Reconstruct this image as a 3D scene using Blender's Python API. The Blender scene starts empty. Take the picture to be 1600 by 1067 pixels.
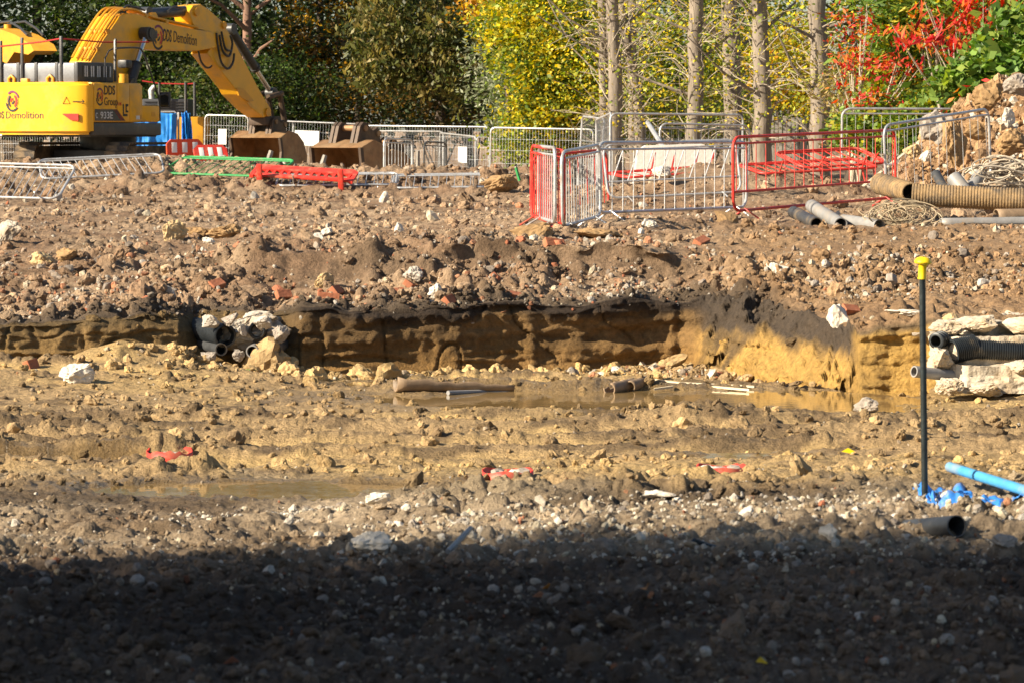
import bpy, bmesh, math, random
import numpy as np
from mathutils import Vector, Matrix, Euler

random.seed(11); RNG = np.random.default_rng(11)
scn = bpy.context.scene
COL = scn.collection

# ------------------------------------------------------------------ camera
F = 5000.0; EYE = 1.3
TH = math.atan(328.5 / F)
cam = bpy.data.cameras.new('camera'); camo = bpy.data.objects.new('camera', cam); COL.objects.link(camo)
cam.sensor_width = 36; cam.lens = F / 1600 * 36
camo.location = (0, 0, EYE); camo.rotation_euler = (math.pi / 2 - TH, 0, 0)
cam.clip_start = 0.5; cam.clip_end = 9000
cam.dof.use_dof = True; cam.dof.focus_distance = 27; cam.dof.aperture_fstop = 13
scn.camera = camo

# ------------------------------------------------------------------ light
SUN_EL = math.radians(29); SX, SY = -0.91, -0.415        # horizontal direction to the sun
w = bpy.data.worlds.new('World'); scn.world = w; w.use_nodes = True
nt = w.node_tree; bg = nt.nodes['Background']
sky = nt.nodes.new('ShaderNodeTexSky'); sky.sky_type = 'NISHITA'; sky.sun_disc = False
sky.sun_elevation = SUN_EL; sky.sun_rotation = math.atan2(SX, SY) % (2 * math.pi)
nt.links.new(sky.outputs[0], bg.inputs[0]); bg.inputs[1].default_value = 0.053
sl = bpy.data.lights.new('sun', 'SUN'); sl.energy = 5.0; sl.angle = math.radians(0.55); sl.color = (1, 0.865, 0.66)
so = bpy.data.objects.new('sun', sl); COL.objects.link(so)
so.rotation_euler = Vector((SX * math.cos(SUN_EL), SY * math.cos(SUN_EL), math.sin(SUN_EL))).to_track_quat('Z', 'Y').to_euler()
vs = scn.view_settings; vs.view_transform = 'Standard'; vs.look = 'None'; vs.gamma = 1; vs.use_curve_mapping = False
vs.exposure = 1.22
try:
    scn.cycles.max_bounces = 6; scn.cycles.diffuse_bounces = 2; scn.cycles.transparent_max_bounces = 8
    scn.cycles.use_denoising = True
except Exception: pass

# ------------------------------------------------------------------ picture <-> place
CT, ST = math.cos(TH), math.sin(TH)
def ray(px, py):
    v = 533.5 - py
    return (px - 800.0, F * CT + v * ST, -F * ST + v * CT)
def P(px, py, d):                       # the point at depth d seen at that pixel
    r = ray(px, py); t = d / r[1]
    return Vector((r[0] * t, d, EYE + r[2] * t))
def zof(py, d):
    r = ray(800, py); return EYE + r[2] * d / r[1]
def px_of(x, d): return 800 + F * x / d

# ------------------------------------------------------------------ noise
def _h(ix, iy, s):
    n = (ix.astype(np.int64) * 374761393 + iy.astype(np.int64) * 668265263 + s * 974634777) & 0xFFFFFFFF
    n = ((n ^ (n >> 13)) * 1274126177) & 0xFFFFFFFF
    return ((n ^ (n >> 16)) & 0xFFFFFF) / float(0xFFFFFF)
def vn(x, y, s=0):
    ix = np.floor(x); iy = np.floor(y); fx = x - ix; fy = y - iy
    u = fx * fx * fx * (fx * (fx * 6 - 15) + 10); v = fy * fy * fy * (fy * (fy * 6 - 15) + 10)
    a = _h(ix, iy, s); b = _h(ix + 1, iy, s); c = _h(ix, iy + 1, s); e = _h(ix + 1, iy + 1, s)
    return (a * (1 - u) + b * u) * (1 - v) + (c * (1 - u) + e * u) * v
def fbm(x, y, s=0, o=4):
    t = 0; a = 0.5
    for k in range(o):
        t = t + a * (vn(x * 2 ** k + 7.3 * k, y * 2 ** k - 3.1 * k, s + k) * 2 - 1); a *= 0.52
    return t
def clods(x, y, s, thr=0.35):           # rounded lumps of random height, one per cell
    ix = np.floor(x); iy = np.floor(y); best = np.zeros_like(x)
    for dx in (-1, 0, 1):
        for dy in (-1, 0, 1):
            cx = ix + dx; cy = iy + dy
            hx = cx + 0.15 + 0.7 * _h(cx, cy, s); hy = cy + 0.15 + 0.7 * _h(cx, cy, s + 5)
            hh = _h(cx, cy, s + 9); r = 0.3 + 0.4 * _h(cx, cy, s + 13)
            q = ((x - hx) ** 2 + (y - hy) ** 2) / (r * r)
            best = np.maximum(best, np.where(hh > thr, (hh - thr) / (1 - thr) * 0.7 + 0.3, 0) * np.sqrt(np.clip(1 - q, 0, 1)))
    return best
def sstep(a, b, v):
    t = np.clip((v - a) / (b - a), 0, 1); return t * t * (3 - 2 * t)

# ------------------------------------------------------------------ terrain
PXK = [-600, 0, 280, 310, 380, 450, 470, 700, 1060, 1098, 1200, 1325, 1345, 1440, 1460, 1600, 2200]
WK = [30.3, 30.3, 30.9, 31, 31, 31, 31.1, 31.7, 32.6, 32.1, 30.4, 28.95, 28.7, 28.6, 28.3, 27.9, 27.5]
BK = [.25, .25, .35, .9, .7, .75, .22, .16, .22, .8, 1.3, .55, .13, .15, .3, .35, .4]
YT = [508, 508, 502, 496, 490, 488, 484, 480, 470, 466, 478, 512, 524, 518, 507, 502, 497]
YB = [562, 562, 566, 572, 578, 585, 590, 586, 578, 582, 602, 622, 626, 622, 614, 612, 607]
ZT = [zof(y, a + b) for y, a, b in zip(YT, WK, BK)]
ZB = [zof(y, a) for y, a in zip(YB, WK)]
FLT = [(1100, 6.7), (950, 8.3), (900, 9.6), (850, 12), (815, 14.2), (795, 15.9), (750, 17.5), (715, 20), (690, 22), (660, 24.3), (630, 26.6), (610, 28.3), (590, 30.3), (575, 32.5)]
FRT = [(1100, 6.7), (950, 8.2), (870, 9.6), (800, 10.8), (778, 11.4), (755, 13.5), (735, 16), (715, 18.6), (698, 20.5), (680, 22.2), (660, 24.2), (648, 26), (616, 28.4), (595, 30.2), (578, 32.2), (576, 32.8)]
GLT = [(484, 32.4), (464, 33.2), (443, 33.8), (398, 34.2), (386, 35.0), (362, 40), (340, 47), (325, 51), (312, 55)]
GRT = [(530, 28.7), (482, 30.8), (450, 32.5), (420, 34.3), (392, 36.5), (362, 40.5), (345, 46), (328, 50), (312, 55)]
def tab(t): return [d for _, d in t], [zof(y, d) for y, d in t]
FAR_D, FAR_Z = [60, 68, 75, 90, 140, 9000], [.12, .08, .0, -.45, -.5, -.5]
_fl, _fr, _gl, _gr = tab(FLT), tab(FRT), tab(GLT), tab(GRT)
def _tb(t, d, far): 
    dd, zz = list(t[0]), list(t[1])
    if far: dd += FAR_D; zz += FAR_Z
    else: dd = [-80, 4] + dd; zz = [0.14, 0.12] + zz
    return np.interp(d, dd, zz)
PUDDLES = [  # px centre, px radius, depth centre, depth radius, level
    (955, 400, 27.3, 1.35, -1.03), (400, 255, 16.85, .45, -.612), (1360, 330, 20.85, .3, -.748),
    (575, 62, 29.7, .42, -1.062), (70, 150, 19.6, .34, -.742), (1165, 95, 18.9, .26, -.64), (1010, 120, 24.6, .16, -.93)]
RIDGE = ([-500, -200, 0, 90, 250, 400, 430, 560, 770, 840, 900], [.4, .5, .46, .46, .56, .5, .44, .38, .42, .38, 0])
HEAP = ([1370, 1400, 1440, 1500, 1600, 1700, 1900, 2300], [0, .3, .72, 1.2, 1.75, 2.3, 2.2, 0])

def ground_parts(x, d):
    px = px_of(x, np.maximum(d, 4.0))
    W = np.interp(px, PXK, WK) + 0.16 * fbm(x * 1.3, x * 0 + 3.3, 31, 4); B = np.interp(px, PXK, BK)
    zt = np.interp(px, PXK, ZT); zb = np.interp(px, PXK, ZB)
    return px, W, B, zt, zb

def terrain(x, d, info=False):
    x = np.asarray(x, float); d = np.asarray(d, float)
    px, W, B, zt, zb = ground_parts(x, d)
    zt = zt + 0.10 * fbm(x * 1.6, d * 0.0 + 9, 17, 4) 
    m = np.clip((px - 480) / 900, 0, 1); m = .75 * m + .25 * sstep(480, 1380, px)
    floor_ = _tb(_fl, d, 0) * (1 - m) + _tb(_fr, d, 0) * m
    fW = _tb(_fl, W, 0) * (1 - m) + _tb(_fr, W, 0) * m
    floor_ = floor_ + (zb - fW) * sstep(W - 4, W, d)
    sl0 = np.clip(.25 + 1.6 * fbm(x * .75, x * 0 + 5, 161, 3) + .5 * sstep(60, 130, px) * sstep(330, 280, px), 0, 1) * sstep(1110, 1060, px)
    floor_ = floor_ + .24 * sl0 * sstep(W - (.35 + .5 * sl0), W, d) * (1 + .5 * fbm(x * 3, d * 3, 163, 3))
    m2 = sstep(1000, 1200, px)
    dw = d + (.45 * fbm(x * .8, d * .35, 141, 4) + .5 * sstep(430, 200, px)) * np.exp(-((d - 34) / 1.3) ** 2)
    gl_soft = np.interp(d, [32.4, 36.5, 40], [zof(484, 32.4), zof(384, 36.5), zof(362, 40)])
    kl = sstep(430, 250, px) * (d < 38)
    up = (_tb(_gl, dw, 1) * (1 - kl) + gl_soft * kl) * (1 - m2) + _tb(_gr, d, 1) * m2
    Wt = W + B
    upW = _tb(_gl, Wt, 1) * (1 - m2) + _tb(_gr, Wt, 1) * m2
    up = up + (zt - upW) * (1 - sstep(Wt, Wt + 4.2, d))
    up = up + (0 - up) * sstep(420, 320, px) * sstep(72, 78, d) * sstep(100, 94, d)
    q = (d - 60) / np.where(d < 60, 2.6, 4.0)
    up = up + np.interp(px, *RIDGE) * np.exp(-q * q) * (1 + .35 * fbm(x * .9, d * .5, 61, 3))
    up = up + .62 * np.exp(-((px - 1150) / 190) ** 2 - ((d - 53.5) / 2.3) ** 2)
    up = up + 1.08 * np.interp(px, *HEAP) * np.exp(-((d - 54.5) / 3.4) ** 2) * (1 + .45 * fbm(x * 1.3, d * .8, 62, 4))
    t = np.clip((d - W) / B, 0, 1)
    slope = sstep(1075, 1110, px) * sstep(1345, 1325, px)
    tt = (t * t * (3 - 2 * t)) * (1 - slope) + t * slope
    z = np.where(d <= W, floor_, np.where(d >= Wt, up, np.maximum(zb + (zt - zb) * tt, zb + .24 * sl0 * (1 - t))))
    wall = (d > W) & (d < Wt)
    # relief
    nearwall = 1 - np.clip(np.minimum(np.abs(d - W), np.abs(d - Wt)) / .25, 0, 1)
    calm = np.where(wall, .12 + 1.1 * slope, 1 - .75 * nearwall)
    pit = sstep(18, 20, d) * (d < W)
    bank = (d >= Wt) * sstep(36.5, 34.5, d)
    heapm = np.clip(sstep(1380, 1500, px) * sstep(49, 52, d) * sstep(60, 57, d) + .6 * np.interp(px, *RIDGE) / .5 * sstep(55, 58, d) * sstep(64, 61, d), 0, 1)
    amp = calm * sstep(140, 100, d)
    n = .07 * fbm(x / 1.4, d / 1.4, 1, 4) * (1 - .4 * sstep(14, 9, d))
    mask = sstep(-.25, .3, fbm(x / 1.1, d / 1.6, 21, 2) + .15)
    flat = (1 - .45 * sstep(37, 40, d) * sstep(57, 52, d)) * np.where(d < W, 1 - .62 * sstep(13, 16, d), 1)
    n = n + (.085 * mask * (.5 + 1.1 * bank + 1.4 * heapm) * sstep(11, 17, d)) * clods(x / .42, d / .42, 3, .45) * flat
    n = n + .072 * (.3 + .7 * mask) * sstep(8, 15, d) * clods(x / .2, d / .2, 4, .35) * (1 + .9 * bank + heapm) * flat
    n = n + np.where(d < 62, .036 * (.35 + .65 * mask) * sstep(6, 11, d) * np.where(d < W, 1 - .45 * sstep(13, 16, d), 1) * clods(x / .1, d / .11, 5, .3), 0)
    n = n + np.where(d < 33, (.014 + .012 * sstep(12, 9, d)) * clods(x / .05, d / .055, 6, .3), 0) + .03 * sstep(12.5, 10.5, d) * clods(x / .12, d / .13, 15, .5)
    n = n + .02 * fbm(x * 7, d * 7, 8, 3)
    n = n + heapm * .2 * fbm(x * 1.6, d * 1.3, 44, 4)
    # track ruts left by the machines on the pit floor
    ph = d + .25 * fbm(x * .35, x * 0 + 1, 71, 2) 
    rut = 0; inm = np.zeros_like(z); crest = np.zeros_like(z)
    for c, wd, dep in ((24.2, .5, .085), (22.6, .5, .095), (21.0, .46, .085), (19.6, .34, .05), (29.4, .35, .02)):
        q = (ph - c) / wd
        lug = .5 + .5 * np.tanh(4 * np.sin(x * 2 * math.pi / .36 + (ph - c) * 7))
        a_ = np.exp(-q ** 4); e_ = np.exp(-((np.abs(q) - 1.4) / .42) ** 2); inm = np.maximum(inm, a_); crest = np.maximum(crest, e_)
        rut = rut - dep * a_ * (1 - .3 * lug * vn(x * .4, d * .4, 79)) + .06 * e_
    live = pit * (.6 + .4 * sstep(.25, .6, vn(x * .45 + 3, d * .25, 77)))
    inm = inm * live; crest = crest * live
    n = n * (1 - .85 * inm) * (1 + .75 * crest) * (1 - .3 * pit * (1 - mask)) * (1 - .4 * pit * (1 - crest)) + rut * live
    z = z + n * amp
    wet = np.zeros_like(z)
    for pc, rp, dc, rd, zw in PUDDLES:
        e = np.sqrt(((px - pc) / rp) ** 2 + ((d - dc) / rd) ** 2) + .28 * fbm(x * 1.4, d * 2.2, 55, 4)
        k = sstep(1.25, .8, e)
        z = z * (1 - k) + k * (zw - .045 + .11 * np.clip(fbm(x * 2.2, d * 3.0, 57, 3) - .2, -.3, .6) + .18 * n)
        wet = np.maximum(wet, sstep(1.9, 1.0, e))
    # mound of spoil against the left pile and lumps standing in the water
    for pc, dc, rx, hh in ((300, 18.0, .13, .12), (225, 18.1, .1, .07), (250, 17.8, .2, .05), (182, 16.9, .09, .06), (300, 16.8, .06, .06), (335, 16.75, .1, .035), (490, 16.85, .04, .055), (1130, 15.9, .3, .04), (1040, 14.5, .45, .06), (700, 13.6, .5, .05), (900, 13.0, .4, .05)):
        xx = (pc - 800) / F * dc
        z = z + hh * np.exp(-((x - xx) / rx) ** 2 - ((d - dc) / (rx * 1.1)) ** 2) * (1 + 1.3 * fbm(x * 9, d * 9, 91, 4))
    if info: return z, dict(px=px, W=W, B=B, t=t, wall=wall, slope=slope, pit=pit, bank=bank, mask=mask, wet=wet, zb=zb, zt=zt, heap=heapm, dw=dw, inm=inm, crest=crest, yv=205 + F * (EYE - z) / np.maximum(d, 3))
    return z
def zg(x, d): return float(terrain(np.array([x]), np.array([d]))[0])
def G(px, d, dz=0.0):                   # the point of the ground at depth d under that column
    py = 500
    for _ in range(3):
        x = d * (px - 800) / ray(px, py)[1]; z = zg(x, d)
        py = 205 + F * (EYE - z) / d
    return Vector((x, d, z + dz))

def hit(px, py, d0=6.6, d1=70.0, dz=0.0):  # where the line of sight through that pixel meets the ground
    r = ray(px, py)
    for n in (260, 60):
        d = np.geomspace(d0, d1, n); x = r[0] / r[1] * d; zr = EYE + r[2] / r[1] * d; below = np.nonzero(zr <= terrain(x, d))[0]
        if not len(below): return P(px, py, d1)
        i = max(1, below[0]); d0, d1 = d[i - 1], d[i]
    return P(px, py, (d0 + d1) / 2) + Vector((0, 0, dz))

# soil colours by zone, with the bank step's overhang shade painted in
def soil(x, d, z, I):
    px = I['px']; n1 = fbm(x / .8, d / .8, 101, 4); n2 = fbm(x * 4, d * 4, 105, 3); n3 = fbm(x / 3, d / 3, 109, 3)
    def c(r, g, b): return np.stack([np.full_like(x, r), np.full_like(x, g), np.full_like(x, b)], -1)
    def mix(a, b, k): k = np.clip(k, 0, 1)[..., None]; return a * (1 - k) + b * k
    brown, tan, ochre = c(.275, .175, .105), c(.52, .37, .20), c(.55, .36, .13)
    dark, grey, pale = c(.048, .036, .025), c(.125, .108, .09), c(.36, .30, .215)
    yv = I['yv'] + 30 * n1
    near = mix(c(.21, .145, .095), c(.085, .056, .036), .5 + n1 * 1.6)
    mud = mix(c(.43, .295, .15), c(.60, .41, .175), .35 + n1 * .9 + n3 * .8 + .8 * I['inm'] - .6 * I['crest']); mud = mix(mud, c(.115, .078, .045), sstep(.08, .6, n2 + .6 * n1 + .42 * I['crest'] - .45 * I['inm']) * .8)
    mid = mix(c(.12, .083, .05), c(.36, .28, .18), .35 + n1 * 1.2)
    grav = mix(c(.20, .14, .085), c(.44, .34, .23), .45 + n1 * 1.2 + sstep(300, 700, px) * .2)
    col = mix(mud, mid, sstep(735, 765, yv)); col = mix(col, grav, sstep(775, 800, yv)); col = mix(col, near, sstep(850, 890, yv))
    top = mix(brown, c(.47, .335, .215), .45 + n1 * 1.2 + n3 * .6); top = mix(top, c(.10, .064, .037), sstep(.1, .5, n2 + .3 * n1) * .75)
    step_shade = sstep(33.55, 33.8, I['dw']) * sstep(34.35, 34.15, I['dw']) * sstep(330, 450, px) * sstep(1120, 1030, px)
    top = mix(top, c(.115, .072, .042), step_shade * (.6 + .5 * n1))  # shade under the overhanging lip painted into the step face
    right = sstep(1000, 1200, px)
    top = mix(top, c(.33, .20, .095), right * .55 * (d < 42))
    top = mix(top, c(.33, .19, .085), .6 * sstep(1380, 1450, px) * sstep(48, 51, d))
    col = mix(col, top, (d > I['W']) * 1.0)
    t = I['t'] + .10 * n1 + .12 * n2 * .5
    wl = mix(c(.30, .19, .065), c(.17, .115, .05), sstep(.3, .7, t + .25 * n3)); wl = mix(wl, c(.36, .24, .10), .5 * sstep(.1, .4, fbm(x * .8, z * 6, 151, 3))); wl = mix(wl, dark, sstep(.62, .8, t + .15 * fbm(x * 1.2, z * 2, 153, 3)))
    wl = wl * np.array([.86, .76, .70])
    wl = mix(wl, c(.26, .17, .065), sstep(480, 420, px) * .5)
    sl_ = mix(c(.47, .285, .08), c(.075, .055, .038), np.maximum(sstep(.32, .66, t + .5 * fbm(x * 3.2 + z, z * 1.0, 131, 4)), .8 * sstep(.15, .4, fbm(x * 2.2, d * 2.2, 133, 4))))
    rw = mix(c(.47, .285, .075), c(.16, .11, .06), sstep(.75, .92, t))
    wl = mix(wl, sl_, I['slope']); wl = mix(wl, rw, sstep(1325, 1345, px))
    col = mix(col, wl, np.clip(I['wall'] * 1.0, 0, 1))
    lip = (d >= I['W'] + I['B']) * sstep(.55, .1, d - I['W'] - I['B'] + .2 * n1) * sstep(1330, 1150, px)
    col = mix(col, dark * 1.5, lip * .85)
    col = mix(col, c(.17, .11, .045), I['wet'] * .65 * (d > 14))
    return np.clip(col * (1 + .25 * n2)[..., None], .01, .9)

# ------------------------------------------------------------------ materials
MATS = {}
def new_mat(name):
    m = bpy.data.materials.new(name); m.use_nodes = True; MATS[name] = m
    return m, m.node_tree, m.node_tree.nodes['Principled BSDF']
def N(t, kind, **kw):
    n = t.nodes.new(kind)
    for k, v in kw.items(): setattr(n, k, v)
    return n
def mat(name, col, rough=.6, metal=0.0, var=.25, scale=8.0, dirt=None, dirt_amt=.4, bump=.15, bscale=40.0, spec=.5, trans=0):
    m, t, b = new_mat(name); L = t.links
    co = N(t, 'ShaderNodeTexCoord')
    n1 = N(t, 'ShaderNodeTexNoise'); n1.inputs['Scale'].default_value = scale; n1.inputs['Detail'].default_value = 6; n1.inputs['Roughness'].default_value = .65
    L.new(co.outputs['Object'], n1.inputs['Vector'])
    mr = N(t, 'ShaderNodeMapRange'); mr.inputs[1].default_value = .3; mr.inputs[2].default_value = .7; mr.inputs[3].default_value = 1 - var; mr.inputs[4].default_value = 1 + var
    L.new(n1.outputs[0], mr.inputs[0])
    mul = N(t, 'ShaderNodeMix', data_type='RGBA', blend_type='MULTIPLY'); mul.inputs[0].default_value = 1
    mul.inputs[6].default_value = (*col, 1); L.new(mr.outputs[0], mul.inputs[7]); out = mul.outputs[2]
    if dirt:
        n2 = N(t, 'ShaderNodeTexNoise'); n2.inputs['Scale'].default_value = scale * .35; n2.inputs['Detail'].default_value = 8; n2.inputs['Roughness'].default_value = .7
        L.new(co.outputs['Object'], n2.inputs['Vector'])
        r2 = N(t, 'ShaderNodeMapRange'); r2.inputs[1].default_value = .62 - dirt_amt * .3; r2.inputs[2].default_value = .78 - dirt_amt * .25; r2.inputs[4].default_value = min(1, .35 + dirt_amt)
        L.new(n2.outputs[0], r2.inputs[0])
        mx = N(t, 'ShaderNodeMix', data_type='RGBA'); L.new(r2.outputs[0], mx.inputs[0]); L.new(out, mx.inputs[6]); mx.inputs[7].default_value = (*dirt, 1); out = mx.outputs[2]
    L.new(out, b.inputs['Base Color'])
    rr = N(t, 'ShaderNodeMapRange'); rr.inputs[3].default_value = max(.05, rough - .12); rr.inputs[4].default_value = min(1, rough + .15); L.new(n1.outputs[0], rr.inputs[0]); L.new(rr.outputs[0], b.inputs['Roughness'])
    b.inputs['Metallic'].default_value = metal; b.inputs['Specular IOR Level'].default_value = spec
    if bump:
        n3 = N(t, 'ShaderNodeTexNoise'); n3.inputs['Scale'].default_value = bscale; n3.inputs['Detail'].default_value = 5; L.new(co.outputs['Object'], n3.inputs['Vector'])
        bp_ = N(t, 'ShaderNodeBump'); bp_.inputs['Strength'].default_value = bump; bp_.inputs['Distance'].default_value = .02
        L.new(n3.outputs[0], bp_.inputs['Height']); L.new(bp_.outputs[0], b.inputs['Normal'])
    return m
def attr_mat(name, attr='col', kind='GEOMETRY', rough=.9, bump=.5, bscale=60, bdist=.02, var=.35, wet=False, spec=.3):
    m, t, b = new_mat(name); L = t.links
    a = N(t, 'ShaderNodeAttribute', attribute_name=attr, attribute_type=kind)
    co = N(t, 'ShaderNodeNewGeometry') if kind == 'GEOMETRY' else N(t, 'ShaderNodeTexCoord')
    vec = co.outputs['Position'] if kind == 'GEOMETRY' else co.outputs['Object']
    n1 = N(t, 'ShaderNodeTexNoise'); n1.inputs['Scale'].default_value = 16 if kind == 'GEOMETRY' else 3; n1.inputs['Detail'].default_value = 8; n1.inputs['Roughness'].default_value = .75
    L.new(vec, n1.inputs['Vector'])
    mr = N(t, 'ShaderNodeMapRange'); mr.inputs[1].default_value = .3; mr.inputs[2].default_value = .7; mr.inputs[3].default_value = 1 - var; mr.inputs[4].default_value = 1 + var
    L.new(n1.outputs[0], mr.inputs[0])
    mul = N(t, 'ShaderNodeMix', data_type='RGBA', blend_type='MULTIPLY'); mul.inputs[0].default_value = 1
    L.new(a.outputs['Color'], mul.inputs[6]); L.new(mr.outputs[0], mul.inputs[7]); L.new(mul.outputs[2], b.inputs['Base Color'])
    b.inputs['Roughness'].default_value = rough; b.inputs['Specular IOR Level'].default_value = spec
    if wet:
        aw = N(t, 'ShaderNodeAttribute', attribute_name='wet'); rr = N(t, 'ShaderNodeMapRange'); rr.inputs[3].default_value = rough; rr.inputs[4].default_value = .25
        L.new(aw.outputs['Fac'], rr.inputs[0]); L.new(rr.outputs[0], b.inputs['Roughness'])
    n3 = N(t, 'ShaderNodeTexNoise'); n3.inputs['Scale'].default_value = bscale; n3.inputs['Detail'].default_value = 6; n3.inputs['Roughness'].default_value = .7; L.new(vec, n3.inputs['Vector'])
    bp_ = N(t, 'ShaderNodeBump'); bp_.inputs['Strength'].default_value = bump; bp_.inputs['Distance'].default_value = bdist
    L.new(n3.outputs[0], bp_.inputs['Height']); L.new(bp_.outputs[0], b.inputs['Normal'])
    return m
MUD = (.17, .115, .06)
M_ground = attr_mat('soil', wet=True, bump=1.0, bscale=32, bdist=.06, var=.45)
M_rock = attr_mat('scattered_stone', 'tint', 'INSTANCER', rough=.85, bump=.5, bscale=6, bdist=.12)
M_yel = mat('machine_yellow', (.82, .41, .012), .34, var=.07, scale=2.5, dirt=(.46, .29, .10), dirt_amt=.42, bump=.04)
M_yel2 = mat('worn_machine_yellow', (.70, .33, .02), .45, var=.12, scale=3, dirt=(.28, .18, .08), dirt_amt=.35, bump=.05)
M_blk = mat('black_machine_paint', (.035, .036, .04), .42, var=.3, dirt=(.16, .12, .08), dirt_amt=.2)
M_char = mat('charcoal_hood', (.05, .052, .058), .4, var=.2, scale=3, dirt=(.2, .16, .12), dirt_amt=.2)
M_deck = mat('engine_guard', (.19, .2, .22), .45, metal=.3, var=.25, scale=3, dirt=(.07, .06, .05), dirt_amt=.3)
M_track = mat('muddy_track', (.05, .042, .035), .8, var=.4, dirt=(.21, .145, .08), dirt_amt=.6, bump=.6, bscale=20)
M_rust = mat('rusty_bucket_steel', (.30, .17, .08), .6, metal=.25, var=.35, scale=4, dirt=(.38, .26, .14), dirt_amt=.5, bump=.25)
M_rustd = mat('dark_rusty_steel', (.075, .05, .035), .6, metal=.3, var=.35, scale=4, dirt=(.2, .13, .07), dirt_amt=.35, bump=.25)
M_steel = mat('galvanised_steel', (.52, .53, .54), .42, metal=.55, var=.18, scale=14, dirt=(.3, .22, .13), dirt_amt=.4)
M_wire = mat('galvanised_wire', (.50, .52, .54), .45, metal=.4, var=.1, bump=0)
M_chrome = mat('bright_cylinder_rod', (.6, .6, .6), .2, metal=.9, var=.08, bump=0)
M_red = mat('red_barrier_paint', (.56, .028, .018), .5, var=.25, scale=10, dirt=(.3, .17, .1), dirt_amt=.4)
M_grn = mat('green_barrier_paint', (.03, .27, .075), .45, var=.15, scale=10, dirt=(.3, .2, .12), dirt_amt=.2)
M_rpl = mat('red_plastic', (.62, .04, .025), .5, var=.2, scale=12, dirt=(.34, .22, .13), dirt_amt=.4, bump=.02)
M_opl = mat('orange_red_plastic', (.75, .075, .02), .4, var=.1, bump=.02)
M_wht = mat('white_panel', (.78, .78, .77), .5, var=.06, dirt=(.5, .45, .38), dirt_amt=.1, bump=.02)
M_prt = mat('black_print', (.02, .02, .022), .5, var=.05, bump=0)
M_prp = mat('purple_print', (.16, .02, .09), .5, var=.05, bump=0)
M_redp = mat('red_print', (.6, .03, .02), .4, var=.05, bump=0)
M_wpr = mat('pale_print', (.62, .64, .66), .5, var=.05, bump=0)
M_tarp = mat('blue_sheet', (.012, .2, .62), .5, var=.15, scale=2, bump=.1, bscale=6)
M_conc = mat('pale_lean_concrete', (.50, .43, .33), .9, var=.3, scale=7, dirt=(.36, .26, .15), dirt_amt=.5, bump=.9, bscale=22)
M_conw = mat('white_concrete', (.46, .42, .36), .9, var=.3, scale=9, dirt=(.26, .19, .12), dirt_amt=.6, bump=1, bscale=24)
M_cblk = mat('pale_cast_concrete', (.62, .58, .54), .85, var=.12, scale=4, dirt=(.45, .36, .28), dirt_amt=.2, bump=.3, bscale=20)
M_ppb = mat('black_corrugated_plastic', (.018, .022, .026), .4, var=.3, dirt=(.3, .22, .12), dirt_amt=.1, bump=.05)
M_ppo = mat('clay_caked_plastic', (.25, .165, .08), .85, var=.4, scale=7, dirt=(.07, .065, .06), dirt_amt=.5, bump=.5, bscale=30)
M_ppg = mat('grey_plastic_pipe', (.24, .235, .23), .5, var=.15, dirt=(.3, .23, .15), dirt_amt=.3)
M_ppd = mat('dark_pipe', (.045, .047, .05), .45, var=.3, dirt=(.25, .18, .1), dirt_amt=.35)
M_ppi = mat('bore_shade_black', (.02, .02, .02), .7, var=.2)  # near-black, painted for the unlit inside of pipes
M_ppt = mat('brown_clay_pipe', (.24, .165, .1), .6, var=.25, dirt=(.1, .075, .05), dirt_amt=.3)
M_blu = mat('blue_water_pipe', (.06, .29, .52), .5, var=.2, scale=6, dirt=(.36, .31, .25), dirt_amt=.4)
M_yep = mat('yellow_plastic', (.86, .60, .01), .4, var=.06, dirt=(.5, .36, .12), dirt_amt=.08, bump=.02)
M_rod = mat('dark_steel_rod', (.022, .03, .032), .45, metal=.4, var=.3)
M_bark = mat('grey_bark', (.205, .17, .135), .95, var=.4, scale=5, dirt=(.1, .08, .06), dirt_amt=.4, bump=1, bscale=14)
M_barkd = mat('dark_bark', (.085, .065, .05), .95, var=.4, scale=5, bump=1, bscale=14)
M_barkp = mat('reddish_pine_bark', (.23, .13, .09), .95, var=.4, scale=5, dirt=(.1, .08, .06), dirt_amt=.4, bump=1, bscale=14)
M_twig = mat('pale_twig', (.42, .36, .28), .9, var=.3)
M_wood = mat('weathered_timber', (.30, .275, .24), .9, var=.3, scale=6, bump=.5)
M_woodp = mat('pale_cut_timber', (.62, .52, .36), .75, var=.2, scale=9, dirt=(.3, .22, .13), dirt_amt=.3)
M_cab = mat('cream_cable', (.36, .29, .19), .6, var=.25)
M_rope = mat('red_rope', (.4, .02, .02), .8, var=.1)
M_glass = mat('dark_glass', (.02, .025, .03), .08, var=.1, bump=0)
M_mir = mat('mirror_glass', (.7, .72, .74), .06, metal=1, var=.02, bump=0)
M_cabin = mat('shade_cabin_steel', (.32, .34, .36), .5, var=.1)
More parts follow.
